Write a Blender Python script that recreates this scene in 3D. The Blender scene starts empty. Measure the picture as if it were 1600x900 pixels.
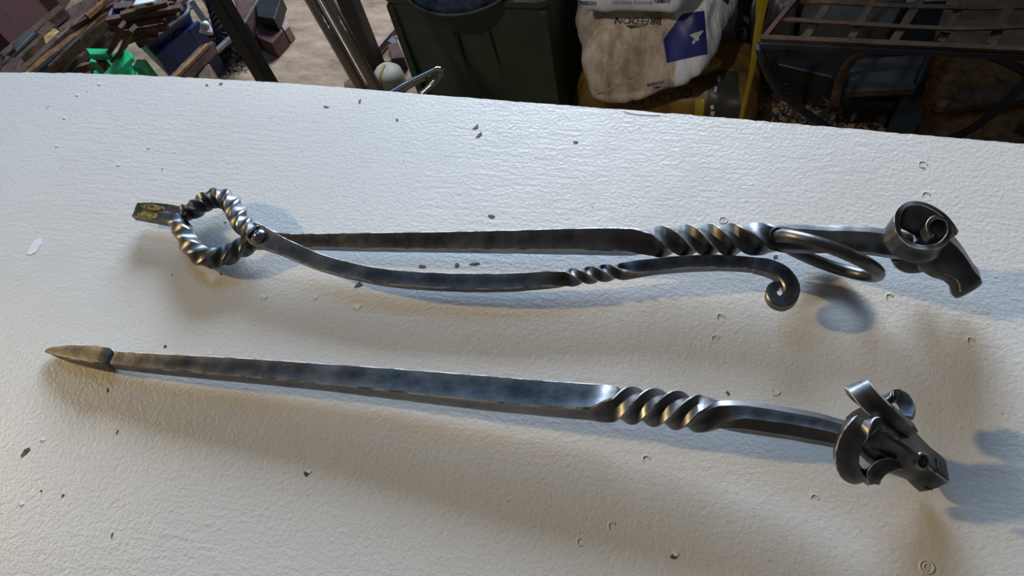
import bpy, bmesh, math, random
from mathutils import Vector, Matrix, noise
sc = bpy.context.scene
random.seed(7)

# ------------------------------------------------------------------ camera
ZT = 0.9                                   # table top height
FPX = 1248.0                               # focal length in pixels of the 1600 wide frame
EYE = Vector((0, 0, ZT + 0.5))
RM = Matrix(((0.96502004, 0.11957598, -0.23331931),
             (0.21600574, -0.86698869, 0.44907921),
             (-0.14858611, -0.48376874, -0.86249056)))      # columns: image right, image down, forward
CR = RM.col[0].copy(); CU = -RM.col[1].copy(); CF = RM.col[2].copy(); CB = -CF
cam = bpy.data.cameras.new('camera')
cam.sensor_width = 36.0
cam.lens = 36.0 * FPX / 1600.0
cam.clip_start = 0.02
camo = bpy.data.objects.new('camera', cam)
sc.collection.objects.link(camo)
camo.matrix_world = Matrix.Translation(EYE) @ Matrix((CR, CU, CB)).transposed().to_4x4()
sc.camera = camo

# ------------------------------------------------------------------ light and exposure
w = bpy.data.worlds.new('world'); sc.world = w; w.use_nodes = True
w.node_tree.nodes['Background'].inputs[0].default_value = (1.0, 0.95, 0.90, 1)
w.node_tree.nodes['Background'].inputs[1].default_value = 0.065


def area(name, loc, target, sx, sy, power, col):
    l = bpy.data.lights.new(name, 'AREA'); l.shape = 'RECTANGLE'; l.size = sx; l.size_y = sy
    l.energy = power; l.color = col
    o = bpy.data.objects.new(name, l); sc.collection.objects.link(o)
    o.location = loc
    o.rotation_euler = (Vector(target) - Vector(loc)).to_track_quat('-Z', 'Y').to_euler()
    return o


def spot(name, loc, target, power, col, size, blend, soft):
    l = bpy.data.lights.new(name, 'SPOT'); l.energy = power; l.color = col
    l.spot_size = math.radians(size); l.spot_blend = blend; l.shadow_soft_size = soft
    o = bpy.data.objects.new(name, l); sc.collection.objects.link(o); o.location = loc
    o.rotation_euler = (Vector(target) - Vector(loc)).to_track_quat('-Z', 'Y').to_euler()
    return o


area('window_daylight', (-0.50, 2.45, 1.58), (-0.20, 0.25, 0.9), 1.2, 0.76, 106, (0.68, 0.82, 1.0))
area('roof_light', (-1.15, 1.65, 2.85), (-0.35, 0.45, 0.9), 0.8, 0.8, 8.5, (0.20, 0.56, 1.0))
spot('work_lamp', (-5.3, 0.30, 3.58), (0.45, 0.2, 0.9), 700, (1.0, 0.73, 0.35), 15, 1.0, 0.13)
spot('added_bag_fill', (-0.75, -0.3, 2.7), (-0.22, 1.22, 0.30), 85, (1.0, 0.93, 0.84), 22, 0.7, 0.05)  # added fill spot that brightens the bag stack, no known lamp

sc.view_settings.view_transform = 'Standard'
sc.view_settings.look = 'None'
sc.view_settings.gamma = 1.0
sc.view_settings.use_curve_mapping = False
sc.view_settings.exposure = 0.06


# ------------------------------------------------------------------ helpers
def P(px, py, z):
    """world point seen at a pixel of the photograph, at height z above the floor"""
    r = RM @ Vector((px - 800.0, py - 450.0, FPX))
    return EYE + r * ((z - EYE.z) / r.z)


def T(px, py, z=0.0):
    return P(px, py, ZT + z)


def Y(px, py, y):
    r = RM @ Vector((px - 800.0, py - 450.0, FPX))
    return EYE + r * ((y - EYE.y) / r.y)


def mpp(p):
    return (Vector(p) - EYE).dot(CF) / FPX


C = sc.collection


def obj(name, bm, m, parent=None, smooth=None):
    me = bpy.data.meshes.new(name)
    bmesh.ops.recalc_face_normals(bm, faces=bm.faces[:])
    bm.to_mesh(me); bm.free()
    if smooth is not None:
        for p in me.polygons: p.use_smooth = True
        me.set_sharp_from_angle(angle=math.radians(smooth))
    if isinstance(m, (list, tuple)):
        for k in m: me.materials.append(k)
    else:
        me.materials.append(m)
    o = bpy.data.objects.new(name, me); C.objects.link(o)
    if parent is not None:
        o.parent = parent
        o.matrix_parent_inverse = Matrix.Translation(parent.location).inverted()
    return o


def tag(o, label, cat, group=None):
    o['label'] = label; o['category'] = cat
    if group: o['group'] = group
    return o


def thing(name, label, cat, loc, group=None):
    o = bpy.data.objects.new(name, None); C.objects.link(o); o.location = loc
    o.empty_display_size = 0.05
    return tag(o, label, cat, group)


def struct(name, bm, m, smooth=None, parent=None):
    o = obj(name, bm, m, parent, smooth)
    if parent is None: o['kind'] = 'structure'
    return o


def cr(a, b, c, d, t):
    return 0.5 * ((2 * b) + (c - a) * t + (2 * a - 5 * b + 4 * c - d) * t * t + (3 * b - a - 3 * c + d) * t * t * t)


def profile(w, h, ch):
    """rectangle w x h with chamfer ch (fraction of the shorter half side) and mid points"""
    a, b = w / 2, h / 2; c = ch * min(a, b)
    return [(a, -b + c), (a, 0), (a, b - c), (a - c, b), (0, b), (-a + c, b), (-a, b - c), (-a, 0), (-a, -b + c), (-a + c, -b), (0, -b), (a - c, -b)]


def sweep(bm, ctrl, n, W=None, jit=0.0, seed=0, mid=1.0, closed=False, worn=None):
    """ctrl: (pos, w, h, roll_deg, chamfer); W fixes the width direction, a vector or one per control point"""
    N = len(ctrl)
    pts = [Vector(c[0]) for c in ctrl]
    seg = N if closed else N - 1
    L = [0.0]
    for i in range(seg): L.append(L[-1] + (pts[(i + 1) % N] - pts[i]).length)
    out = []
    for k in range(n if closed else n + 1):
        s = L[-1] * k / n
        i = 0
        while i < seg - 1 and L[i + 1] < s: i += 1
        t = (s - L[i]) / max(1e-9, L[i + 1] - L[i])
        if closed:
            a, b, c, d = pts[(i - 1) % N], pts[i], pts[(i + 1) % N], pts[(i + 2) % N]
        else:
            b, c = pts[i], pts[i + 1]
            a = pts[i - 1] if i > 0 else b * 2 - c
            d = pts[i + 2] if i + 2 < N else c * 2 - b
        p = cr(a, b, c, d, t)
        tan = cr(a, b, c, d, min(1, t + .02)) - cr(a, b, c, d, max(0, t - .02))
        tan.normalize()
        A, B = ctrl[i], ctrl[(i + 1) % N]
        v = [A[j] + (B[j] - A[j]) * t for j in (1, 2, 3, 4)]
        if W is None: wd = Vector((0, 0, 1)).cross(tan)
        elif isinstance(W, list): wd = W[i].lerp(W[(i + 1) % N], t)
        else: wd = W.copy()
        wd = (wd - tan * wd.dot(tan)).normalized()
        nd = tan.cross(wd)
        q = Matrix.Rotation(math.radians(v[2]), 3, tan)
        wd = q @ wd; nd = q @ nd
        j1 = 1 + jit * noise.noise(Vector((s * 90, seed, 0))); j2 = 1 + jit * noise.noise(Vector((s * 90, seed, 9)))
        ring = []
        for idx, (x, y) in enumerate(profile(v[0] * j1, v[1] * j2, v[3])):
            if idx % 3 == 1 and mid != 1.0: x *= mid; y *= mid
            ring.append(bm.verts.new(p + wd * x + nd * y))
        out.append(ring)
    m = 12
    for k in range(len(out) - (0 if closed else 1)):
        r0, r1 = out[k], out[(k + 1) % len(out)]
        for j in range(m):
            f_ = bm.faces.new((r0[j], r0[(j + 1) % m], r1[(j + 1) % m], r1[j]))
            if worn and j % 3 == 2 and worn[0] <= k / len(out) <= worn[1]: f_.material_index = 1
    if not closed:
        bm.faces.new(out[0][::-1]); bm.faces.new(out[-1])
    return bm


def tube(bm, pts, r, n=10, closed=False, sub=6, r1=None):
    pts = [Vector(p) for p in pts]; N = len(pts); P2 = []
    seg = N if closed else N - 1
    for i in range(seg):
        if closed: a, b, c, d = pts[(i - 1) % N], pts[i], pts[(i + 1) % N], pts[(i + 2) % N]
        else:
            b, c = pts[i], pts[i + 1]
            a = pts[i - 1] if i else b * 2 - c
            d = pts[i + 2] if i + 2 < N else c * 2 - b
        for s in range(sub): P2.append(cr(a, b, c, d, s / sub))
    if not closed: P2.append(pts[-1])
    M = len(P2); rings = []
    u = None
    for k, p in enumerate(P2):
        t = (P2[(k + 1) % M] - P2[k - 1]) if (closed or 0 < k < M - 1) else ((P2[1] - P2[0]) if k == 0 else (P2[-1] - P2[-2]))
        t.normalize()
        if u is None: u = t.orthogonal()
        u = (u - t * u.dot(t)).normalized(); v = t.cross(u)
        rr = r if r1 is None else r + (r1 - r) * k / (M - 1)
        rings.append([bm.verts.new(p + (u * math.cos(2 * math.pi * j / n) + v * math.sin(2 * math.pi * j / n)) * rr) for j in range(n)])
    for k in range(M if closed else M - 1):
        r0, r1_ = rings[k], rings[(k + 1) % M]
        if closed and k == M - 1:     # match the closing ring
            best = min(range(n), key=lambda o: (r1_[o].co - r0[0].co).length)
            r1_ = r1_[best:] + r1_[:best]
        for j in range(n): bm.faces.new((r0[j], r0[(j + 1) % n], r1_[(j + 1) % n], r1_[j]))
    if not closed:
        bm.faces.new(rings[0][::-1]); bm.faces.new(rings[-1])
    return bm


def box(bm, p0, p1, bev=0.0):
    p0 = Vector(p0); p1 = Vector(p1)
    r = bmesh.ops.create_cube(bm, size=1.0)
    vs = r['verts']
    for v in vs:
        v.co = Vector([(p0[i] + p1[i]) / 2 + v.co[i] * (p1[i] - p0[i]) for i in range(3)])
    if bev:
        es = list({e for v in vs for e in v.link_edges})
        bmesh.ops.bevel(bm, geom=es, offset=bev, segments=2, affect='EDGES', profile=0.5)
    return bm


def prism(bm, poly, th, bev=0.0):
    """poly: list of Vectors for the upper face, th: thickness downwards"""
    top = [bm.verts.new(p) for p in poly]
    bot = [bm.verts.new(Vector(p) - Vector((0, 0, th))) for p in poly]
    n = len(poly)
    fs = [bm.faces.new(top), bm.faces.new(bot[::-1])]
    for i in range(n): fs.append(bm.faces.new((top[i], bot[i], bot[(i + 1) % n], top[(i + 1) % n])))
    if bev:
        bmesh.ops.recalc_face_normals(bm, faces=fs)
        bmesh.ops.bevel(bm, geom=list({e for f in fs for e in f.edges}), offset=bev, segments=1, affect='EDGES')
    return bm


def bar_between(bm, a, b, w, h, roll=0, jit=0.05, seed=0, ch=0.15, n=8):
    a = Vector(a); b = Vector(b)
    return sweep(bm, [(a, w, h, roll, ch), (b, w, h, roll, ch)], n, jit=jit, seed=seed)


# ------------------------------------------------------------------ materials
def lin(r, g, b):
    f = lambda c: (c / 255 / 12.92) if c / 255 <= 0.04045 else ((c / 255 + 0.055) / 1.055) ** 2.4
    return (f(r), f(g), f(b), 1)


class NT:
    def __init__(s, name):
        s.m = bpy.data.materials.new(name); s.m.use_nodes = True
        s.t = s.m.node_tree; s.b = s.t.nodes['Principled BSDF']
        s.co = s.t.nodes.new('ShaderNodeTexCoord')

    def n(s, typ, **kw):
        o = s.t.nodes.new(typ)
        for k, v in kw.items():
            if k.startswith('_'): setattr(o, k[1:], v)
            else: o.inputs[k.replace('__', ' ')].default_value = v
        return o

    def l(s, a, b): s.t.links.new(a, b)

    def noise(s, scale, detail=4, rough=0.55, vec=None, dist=0.0):
        o = s.n('ShaderNodeTexNoise', Scale=scale, Detail=detail, Roughness=rough, Distortion=dist)
        s.l(vec or s.co.outputs['Object'], o.inputs['Vector'])
        return o.outputs['Fac']

    def ramp(s, fac, stops):
        o = s.n('ShaderNodeValToRGB'); e = o.color_ramp.elements
        while len(e) < len(stops): e.new(0.5)
        for i, (p, c) in enumerate(stops):
            e[i].position = p; e[i].color = c if len(c) == 4 else (*c, 1)
        s.l(fac, o.inputs['Fac']); return o.outputs['Color']

    def mix(s, fac, a, b):
        o = s.n('ShaderNodeMix', _data_type='RGBA')
        if hasattr(fac, 'type') and not isinstance(fac, (int, float)): s.l(fac, o.inputs[0])
        else: o.inputs[0].default_value = fac
        for v, i in ((a, 6), (b, 7)):
            if isinstance(v, (tuple, list)): o.inputs[i].default_value = v
            else: s.l(v, o.inputs[i])
        return o.outputs[2]

    def math(s, op, a, b=0.0):
        o = s.n('ShaderNodeMath', _operation=op)
        for v, i in ((a, 0), (b, 1)):
            if isinstance(v, (int, float)): o.inputs[i].default_value = v
            else: s.l(v, o.inputs[i])
        return o.outputs[0]

    def bump(s, h, strength, dist, prev=None):
        o = s.n('ShaderNodeBump', Strength=strength, Distance=dist)
        s.l(h, o.inputs['Height'])
        if prev is not None: s.l(prev, o.inputs['Normal'])
        return o.outputs['Normal']

    def out(s, color=None, rough=None, normal=None, metal=0.0, spec=None):
        if color is not None:
            if isinstance(color, (tuple, list)): s.b.inputs['Base Color'].default_value = color
            else: s.l(color, s.b.inputs['Base Color'])
        if rough is not None:
            if isinstance(rough, (int, float)): s.b.inputs['Roughness'].default_value = rough
            else: s.l(rough, s.b.inputs['Roughness'])
        if normal is not None: s.l(normal, s.b.inputs['Normal'])
        s.b.inputs['Metallic'].default_value = metal
        if spec is not None: s.b.inputs['Specular IOR Level'].default_value = spec
        return s.m


def forged(name='blackened_forged_steel', c0=(0.055, 0.057, 0.064), c1=(0.135, 0.134, 0.142), pat=(0.12, 0.10, 0.07)):
    k = NT(name)
    a = k.noise(55, 5, 0.6); b = k.noise(420, 3, 0.6); c = k.noise(28, 3, 0.5)
    col = k.ramp(a, [(0.35, c0), (0.68, c1)])
    col = k.mix(k.ramp(c, [(0.66, (0, 0, 0)), (0.80, (0.45, 0.45, 0.45))]), col, (*pat, 1))
    g = k.n('ShaderNodeNewGeometry')
    edge = k.ramp(g.outputs['Pointiness'], [(0.53, (0, 0, 0)), (0.60, (1, 1, 1))])
    col = k.mix(k.math('MULTIPLY', edge, 0.6), col, (0.42, 0.41, 0.40, 1))
    r = k.ramp(k.noise(60, 4, 0.6), [(0.3, (0.31, 0.31, 0.31)), (0.7, (0.45, 0.45, 0.45))])
    nrm = k.bump(b, 0.15, 0.0004)
    nrm = k.bump(k.noise(70, 2, 0.5), 0.16, 0.0022, nrm)
    return k.out(col, r, nrm, 1.0, 0.6)


STEEL = forged()
RIVET = (lambda k: k.out((0.30, 0.31, 0.34, 1), 0.24, k.bump(k.noise(200, 3), .2, .0006), 1.0))(NT('bright_rivet_steel'))
WORN = (lambda k: k.out(k.ramp(k.noise(90, 4, .7), [(0.40, (0.08, 0.08, 0.085)), (0.56, (0.60, 0.59, 0.58))]), 0.55, None, 0.25))(NT('worn_bright_edge'))
BRASS = (lambda k: k.out(k.ramp(k.noise(260, 3, .7), [(0.40, (0.06, 0.05, 0.035)), (0.55, (0.42, 0.29, 0.07))]), 0.4, k.bump(k.noise(300, 3), .4, .0006), 0.7))(NT('brushed_brass'))
RECESS_SHADE = (lambda k: k.out((0.004, 0.004, 0.004, 1), 0.6))(NT('painted_recess_shade'))  # near-black colour painting the shade inside hollows and grooves


def paint_table():
    k = NT('white_bench_paint')
    base = k.ramp(k.noise(3.0, 3, 0.5), [(0.3, (0.66, 0.645, 0.625)), (0.7, (0.74, 0.725, 0.705))])
    spk = k.ramp(k.noise(150, 2, 0.5), [(0.22, (0.35, 0.30, 0.22)), (0.27, (1, 1, 1))])
    mx = k.n('ShaderNodeMix', _data_type='RGBA', _blend_type='MULTIPLY'); mx.inputs[0].default_value = 0.5
    k.l(base, mx.inputs[6]); k.l(spk, mx.inputs[7])
    # brush marks: stretched noise, only in patches
    mp = k.n('ShaderNodeMapping'); mp.inputs['Rotation'].default_value = (0, 0, math.radians(-24)); mp.inputs['Scale'].default_value = (40, 260, 1)
    k.l(k.co.outputs['Object'], mp.inputs['Vector'])
    st = k.noise(1.0, 2, 0.5, mp.outputs['Vector'])
    patch = k.ramp(k.noise(4.5, 2, 0.5), [(0.48, (0, 0, 0)), (0.62, (1, 1, 1))])
    fine = k.noise(330, 4, 0.65); mid = k.noise(120, 3, 0.55); big = k.noise(14, 2, .5)
    n1 = k.bump(big, 0.15, 0.003)
    n1 = k.bump(mid, 0.18, 0.0010, n1)
    n1 = k.bump(fine, 0.48, 0.0010, n1)
    n1 = k.bump(k.math('MULTIPLY', st, patch), 0.25, 0.0009, n1)
    r = k.ramp(k.noise(30, 3), [(0.3, (0.28, 0.28, 0.28)), (0.7, (0.38, 0.38, 0.38))])
    return k.out(mx.outputs[2], r, n1, 0.0, 0.65)


PAINT = paint_table()


def rusty(name, a, b, sc_=30, rough=0.75, metal=0.0, bump=0.5):
    k = NT(name)
    col = k.ramp(k.noise(sc_, 5, 0.65, dist=0.4), [(0.32, a), (0.68, b)])
    return k.out(col, rough, k.bump(k.noise(sc_ * 4, 4, 0.65), bump, 0.003), metal)


def plain(name, c, rough=0.5, metal=0.0, var=0.25, sc_=25, bump=0.15, spec=0.5):
    k = NT(name)
    d = tuple(x * (1 - var) for x in c[:3]); e = tuple(min(1, x * (1 + var)) for x in c[:3])
    col = k.ramp(k.noise(sc_, 4, 0.6), [(0.3, d), (0.7, e)])
    return k.out(col, rough, k.bump(k.noise(sc_ * 5, 3, 0.6), bump, 0.002), metal, spec)


RUST_DARK = rusty('dark_purple_rust', (0.035, 0.018, 0.014), (0.15, 0.082, 0.068))
RUST_MAROON = rusty('maroon_rust', (0.04, 0.017, 0.014), (0.13, 0.055, 0.045))
RUST_ORANGE = rusty('orange_rust', (0.06, 0.03, 0.015), (0.30, 0.13, 0.035), 45)
RUST_BROWN = rusty('brown_rust', (0.045, 0.026, 0.016), (0.15, 0.085, 0.045), 38)
RUST_GRATE = rusty('grate_rust', (0.028, 0.013, 0.005), (0.10, 0.045, 0.014), 40)
SLATE = plain('slate_grey_steel', (0.06, 0.062, 0.06), 0.6)
BLACKBAR = plain('blue_black_mill_scale', (0.022, 0.024, 0.03), 0.45, 0.3)
TIMBER = rusty('weathered_timber', (0.11, 0.065, 0.025), (0.30, 0.19, 0.07), 40)
YELLOWWOOD = rusty('yellow_offcut', (0.20, 0.11, 0.03), (0.55, 0.38, 0.14), 60)
GREENPL = plain('green_plastic', (0.02, 0.46, 0.17), 0.4, 0, 0.15, 12, 0.05)
BLUEPL = plain('blue_plastic', (0.012, 0.022, 0.11), 0.45, 0, 0.35, 9, 0.05)
GREYPL = plain('grey_rim_plastic', (0.07, 0.075, 0.09), 0.5)
POSTM = plain('black_post_paint', (0.012, 0.011, 0.011), 0.5, 0.0)
POSTB = plain('brown_black_post_paint', (0.022, 0.016, 0.014), 0.5)
SWARF = plain('metal_swarf', (0.07, 0.06, 0.055), 0.4, 0.6, 0.7, 60)
WHITEB = plain('chipped_white', (0.6, 0.6, 0.6), 0.5)
ALU = plain('dull_aluminium', (0.30, 0.28, 0.28), 0.45, 0.6)
CHROME = (lambda k: k.out((0.42, 0.40, 0.40, 1), 0.10, None, 1.0))(NT('polished_steel'))
BINGREEN = plain('dull_green_bin', (0.034, 0.047, 0.028), 0.5, 0, 0.4, 7, 0.1)
NAVY = rusty('worn_navy_cloth', (0.006, 0.007, 0.013), (0.026, 0.03, 0.048), 70, 0.8)
NAVY.node_tree.nodes['Principled BSDF'].inputs['Specular IOR Level'].default_value = 0.08
CREAM = plain('cream_plaster', (0.38, 0.33, 0.25), 0.6, 0, 0.2, 30)
CREAMRUN = plain('yellow_brown_run', (0.30, 0.17, 0.03), 0.6)
DARKIRON = plain('dark_iron', (0.022, 0.023, 0.026), 0.5, 0.4, 0.4)
IRONRIM = plain('worn_blue_iron', (0.05, 0.052, 0.065), 0.45, 0.5, 0.4)
HEAP = rusty('dark_heap_litter', (0.008, 0.006, 0.005), (0.04, 0.028, 0.02), 60)
BLACKPL = plain('black_bag_plastic', (0.03, 0.028, 0.026), 0.45)
YELLOWPL = plain('yellow_bag_plastic', (0.33, 0.23, 0.015), 0.4, 0, 0.3, 14)
PINKBR = plain('pink_brick', (0.30, 0.19, 0.16), 0.8)
WHITEPAINT = plain('bare_white_paint', (0.82, 0.84, 0.86), 0.4, 0, 0.05)
BARE = rusty('bare_brown_board', (0.06, 0.035, 0.015), (0.22, 0.15, 0.08), 300)
INKBLUE = plain('blue_ink', (0.012, 0.018, 0.12), 0.5)
INKBLACK = plain('black_ink', (0.02, 0.016, 0.014), 0.5)
INKWHITE = plain('white_ink', (0.40, 0.40, 0.38), 0.5)
INKGREY = plain('grey_ink', (0.28, 0.30, 0.36), 0.5)


def concrete():
    k = NT('tan_concrete')
    mp = k.n('ShaderNodeMapping'); mp.inputs['Scale'].default_value = (9, 26, 9)
    k.l(k.co.outputs['Object'], mp.inputs['Vector'])
    a = k.noise(1.0, 5, 0.65, mp.outputs['Vector'])
    col = k.ramp(a, [(0.3, (0.15, 0.10, 0.062)), (0.7, (0.44, 0.30, 0.195))])
    return k.out(col, 0.85, k.bump(k.noise(60, 5, 0.7), 0.5, 0.006))


FLOORM = concrete()
WALLM = plain('maroon_sheet_paint', (0.10, 0.045, 0.044), 0.5, 0, 0.25, 4, 0.05)
PLASTERM = plain('grey_block_wall', (0.16, 0.15, 0.14), 0.85, 0, 0.2, 8, 0.4)
FRAMEM = plain('window_frame_paint', (0.5, 0.5, 0.48), 0.5)

# ------------------------------------------------------------------ the setting
bm = bmesh.new(); box(bm, (-2.4, -1.2, -0.1), (1.8, 2.6, 0.0)); struct('floor', bm, FLOORM)
bm = bmesh.new()
pts = []
y = -1.2
while y < 2.38:
    for dy, dx in ((0, 0), (0.10, 0), (0.125, 0.03), (0.185, 0.03)):
        pts.append(Vector((-1.90 + dx, y + dy, 0.95)))
    y += 0.21
pts += [Vector((-1.90, 2.6, .95)), Vector((-1.96, 2.6, .95)), Vector((-1.96, -1.2, .95))]
prism(bm, pts, .95)
struct('wall_left', bm, WALLM)
bm = bmesh.new()
box(bm, (-2.4, 2.6, 0), (1.8, 2.72, 1.15)); box(bm, (-2.4, 2.6, 2.48), (1.8, 2.72, 2.8))
box(bm, (-2.4, 2.6, 1.15), (-1.06, 2.72, 2.48)); box(bm, (0.36, 2.6, 1.15), (1.8, 2.72, 2.48))
struct('wall_back', bm, PLASTERM)
bm = bmesh.new()
box(bm, (-1.06, 2.56, 1.15), (-1.01, 2.66, 2.48)); box(bm, (0.31, 2.56, 1.15), (0.36, 2.66, 2.48))
box(bm, (-1.01, 2.56, 1.15), (0.31, 2.66, 1.20)); box(bm, (-1.01, 2.56, 2.43), (0.31, 2.66, 2.48))
struct('window_1', bm, FRAMEM)

bm = bmesh.new(); box(bm, (-0.66, 1.64, 0), (1.8, 1.68, 1.07)); struct('added_light_screen', bm, PLASTERM)  # unseen screen added to keep window light off bin, bags and grate

# ------------------------------------------------------------------ the bench
bench = thing('workbench', 'white painted workbench top with chipped back edge carrying the two forged fire tools', 'workbench', (-0.12, 0.0, 0))
bm = bmesh.new()
poly = [Vector((-1.05, -0.42, ZT)), Vector((0.75, -0.42, ZT))]
EDGE = [P(px, py, ZT) for px, py in ((0, 113), (110, 114), (219, 117.6), (330, 123), (450, 130), (545, 137.5), (639, 145.4), (740, 153.5), (850, 162), (974, 171.5), (1150, 185.6), (1280, 197), (1400, 207.5), (1600, 225))]


def edge_y(x):
    if x <= EDGE[0].x: return EDGE[0].y
    for a, b in zip(EDGE, EDGE[1:]):
        if x <= b.x: return a.y + (b.y - a.y) * (x - a.x) / (b.x - a.x)
    return EDGE[-1].y


x = 0.75
while x > -1.05:
    j = 0.0007 * noise.noise(Vector((x * 45, 3, 0))) + 0.0008 * noise.noise(Vector((x * 160, 8, 0)))
    poly.append(Vector((x, edge_y(x) + j, ZT))); x -= 0.0035
poly.append(Vector((-1.05, edge_y(-1.05), ZT)))
prism(bm, poly, 0.032)
obj('tabletop', bm, PAINT, bench)
for sx in (-0.98, 0.68):
    for sy in (-0.36, 0.36):
        bm = bmesh.new(); box(bm, (sx - .04, sy - .04, 0), (sx + .04, sy + .04, ZT - .032), .004); obj('leg', bm, TIMBER, bench)
for sy in (-0.36, 0.36):
    bm = bmesh.new(); box(bm, (-0.94, sy - .015, ZT - .13), (0.64, sy + .015, ZT - .0325), .003); obj('apron', bm, TIMBER, bench)


def screw(px, py, r, a0=0, a1=360, slot=False):
    p = T(px, py, 0.0); s = mpp(p); r *= s
    bm = bmesh.new()
    n = max(6, int((a1 - a0) / 24))
    pts = [p + Vector((math.cos(math.radians(a0 + (a1 - a0) * i / n)) * r, math.sin(math.radians(a0 + (a1 - a0) * i / n)) * r, 0.0001)) for i in range(n + (0 if a1 - a0 >= 360 else 1))]
    tube(bm, pts, 0.00045, 6, closed=(a1 - a0 >= 360), sub=2)
    if slot: tube(bm, [p + Vector((-r * .1, -r * .6, 0)), p + Vector((r * .1, r * .6, 0))], 0.0004, 6, sub=2)
    obj('screw_head', bm, PAINT, bench, 60)


screw(1130, 344, 6, slot=True); screw(1442, 257, 6, 0, 300); screw(1448, 886, 10); screw(1448, 886, 5, 40, 300)
for (px, py, a) in ((1447, 305, 0), (1126, 495, 20), (1118, 529, 10), (1390, 464, 20), (1517, 532, 20), (1212, 612, 170),
                    (1273, 778, -10), (1010, 717, 10), (907, 847, 100), (956, 822, 40)):
    screw(px, py, 5.5, a, a + 200)


def chip(name, pts, m, h=0.0003):
    bm = bmesh.new(); prism(bm, [T(px, py, h) for px, py in pts], h + 0.0006)
    obj(name, bm, m, bench)


def blob(name, px, py, rx, ry, ang, m, n=8, h=0.0003):
    a = math.radians(ang); pts = []
    for i in range(n):
        t = 2 * math.pi * i / n; k = 0.75 + 0.5 * random.random()
        u, v = rx * k * math.cos(t), ry * k * math.sin(t)
        pts.append((px + u * math.cos(a) - v * math.sin(a), py + u * math.sin(a) + v * math.cos(a)))
    chip(name, pts, m, h)


chip('paint_chip', [(42, 397), (46, 386), (52, 377), (62, 371), (65, 371), (63, 382), (56, 394), (48, 398)], WHITEPAINT)
chip('paint_chip', [(738, 201), (742, 198), (747, 193), (747, 199), (743, 202)], BARE)
chip('paint_chip', [(743, 215), (747, 210), (752, 205), (753, 210), (749, 214)], BARE)
chip('paint_chip', [(553, 449), (557, 443), (562, 439), (567, 445), (561, 448)], BARE)
chip('paint_chip', [(32, 712), (38, 702), (46, 699), (47, 703), (40, 710), (34, 714)], BARE)
for (px, py, rx, ry, a) in ((768, 338, 6, 3, 10), (510, 167, 5, 1.5, 5), (562, 158, 1.5, 4, 20), (660, 416, 7, 2, 8), (742, 412, 8, 2.2, -5),
                            (714, 414, 4, 3, 0), (478, 740, 4, 4, 0), (1053, 869, 6, 4, -10), (258, 541, 2, 2.5, 30), (1137, 614, 2, 4, -30),
                            (1212, 401, 4, 3, 0), (900, 222, 4, 2, 0), (620, 187, 2, 2, 0), (323, 133, 2, 1.5, 0), (345, 131, 3, 1.5, -20),
                            (98, 774, 3, 2, -40), (64, 767, 2, 2, 0), (907, 610, 2, 2, 0), (345, 428, 2, 2, 0), (183, 675, 1.2, 4, 20), (168, 610, 1.2, 4, 10), (175, 836, 1.2, 4, 15)):
    blob('paint_chip', px, py, rx, ry, a, BARE)
for (px, py, r) in ((88, 227, 2.5), (185, 257, 2), (155, 131, 2.5), (120, 148, 2), (100, 184, 2), (352, 345, 2.2), (412, 463, 4), (558, 479, 5),
                    (33, 786, 4), (66, 687, 3), (232, 230, 2), (254, 262, 2), (266, 428, 2.5), (493, 464, 3), (482, 737, 3), (1056, 866, 4)):
    blob('paint_flake', px, py, r, r * .7, 20, WHITEPAINT, 7, 0.0005)
chip('paint_flake', [(974, 173), (985, 172), (1005, 173.5), (1030, 177), (1032, 180), (1012, 179.5), (996, 178.5), (982, 176)], WHITEPAINT, 0.0004)


# ------------------------------------------------------------------ fire poker (front tool)
SE = 1.38                                    # apparent height of a flat square bar over its side


def square_ctrl(lst):
    out = []
    for px, y0, y1, z, roll, ch, k in lst:
        p = T(px, (y0 + y1) / 2, z)
        w_ = (y1 - y0) * mpp(p) / k
        out.append((p, w_, w_, roll, ch))
    return out


poker = thing('fire_poker', 'forged black fire poker with spear tip and ram head lying nearest the front', 'fire poker', T(760, 620, 0))
pk = [(183, 548, 579, .0090, 0, .085, SE), (260, 552, 588, .0115, 0, .085, SE), (380, 558, 600, .0135, 0, .085, SE), (500, 566, 612, .0155, 0, .085, SE),
      (620, 574, 627, .0175, 0, .085, SE), (740, 583, 642, .020, 0, .085, SE), (850, 592, 653, .022, 0, .085, SE), (925, 598, 659, .0235, -6, .12, SE),
      (962, 602, 662, .0245, -45, .12, 1.36), (1005, 606, 664, .0252, -160, .10, 1.30), (1050, 610, 670, .026, -275, .10, 1.30), (1092, 617, 676, .0268, -385, .12, 1.33),
      (1125, 621, 675, .0277, -430, .35, 1.28), (1165, 624, 680, .0293, -450, .55, 1.22), (1215, 631, 687, .0317, -450, .6, 1.2), (1265, 640, 695, .034, -450, .6, 1.2),
      (1310, 652, 704, .037, -450, .6, 1.2), (1350, 668, 715, .038, -450, .6, 1.2)]
ctrl = square_ctrl(pk)
bm = bmesh.new(); sweep(bm, ctrl, 330, jit=0.03, seed=2, mid=0.97, worn=(0, .80))
obj('shaft', bm, (STEEL, WORN), poker, 40)
tipc = square_ctrl([(71, 547, 551, .004, 0, .1, SE), (78, 543, 554, .0045, 0, .1, SE), (92, 540, 561, .005, 0, .1, SE), (115, 537, 570, .006, 0, .1, SE),
                    (140, 538, 576, .007, 0, .1, SE), (165, 540, 580, .0085, 0, .1, SE), (176, 543, 581, .0088, 0, .085, SE), (181, 549, 577, .0089, 0, .15, SE), (190, 549, 578, .0091, 0, .15, SE)])
bm = bmesh.new(); sweep(bm, tipc, 60, jit=0.04, seed=5, worn=(.1, 1))
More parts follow.
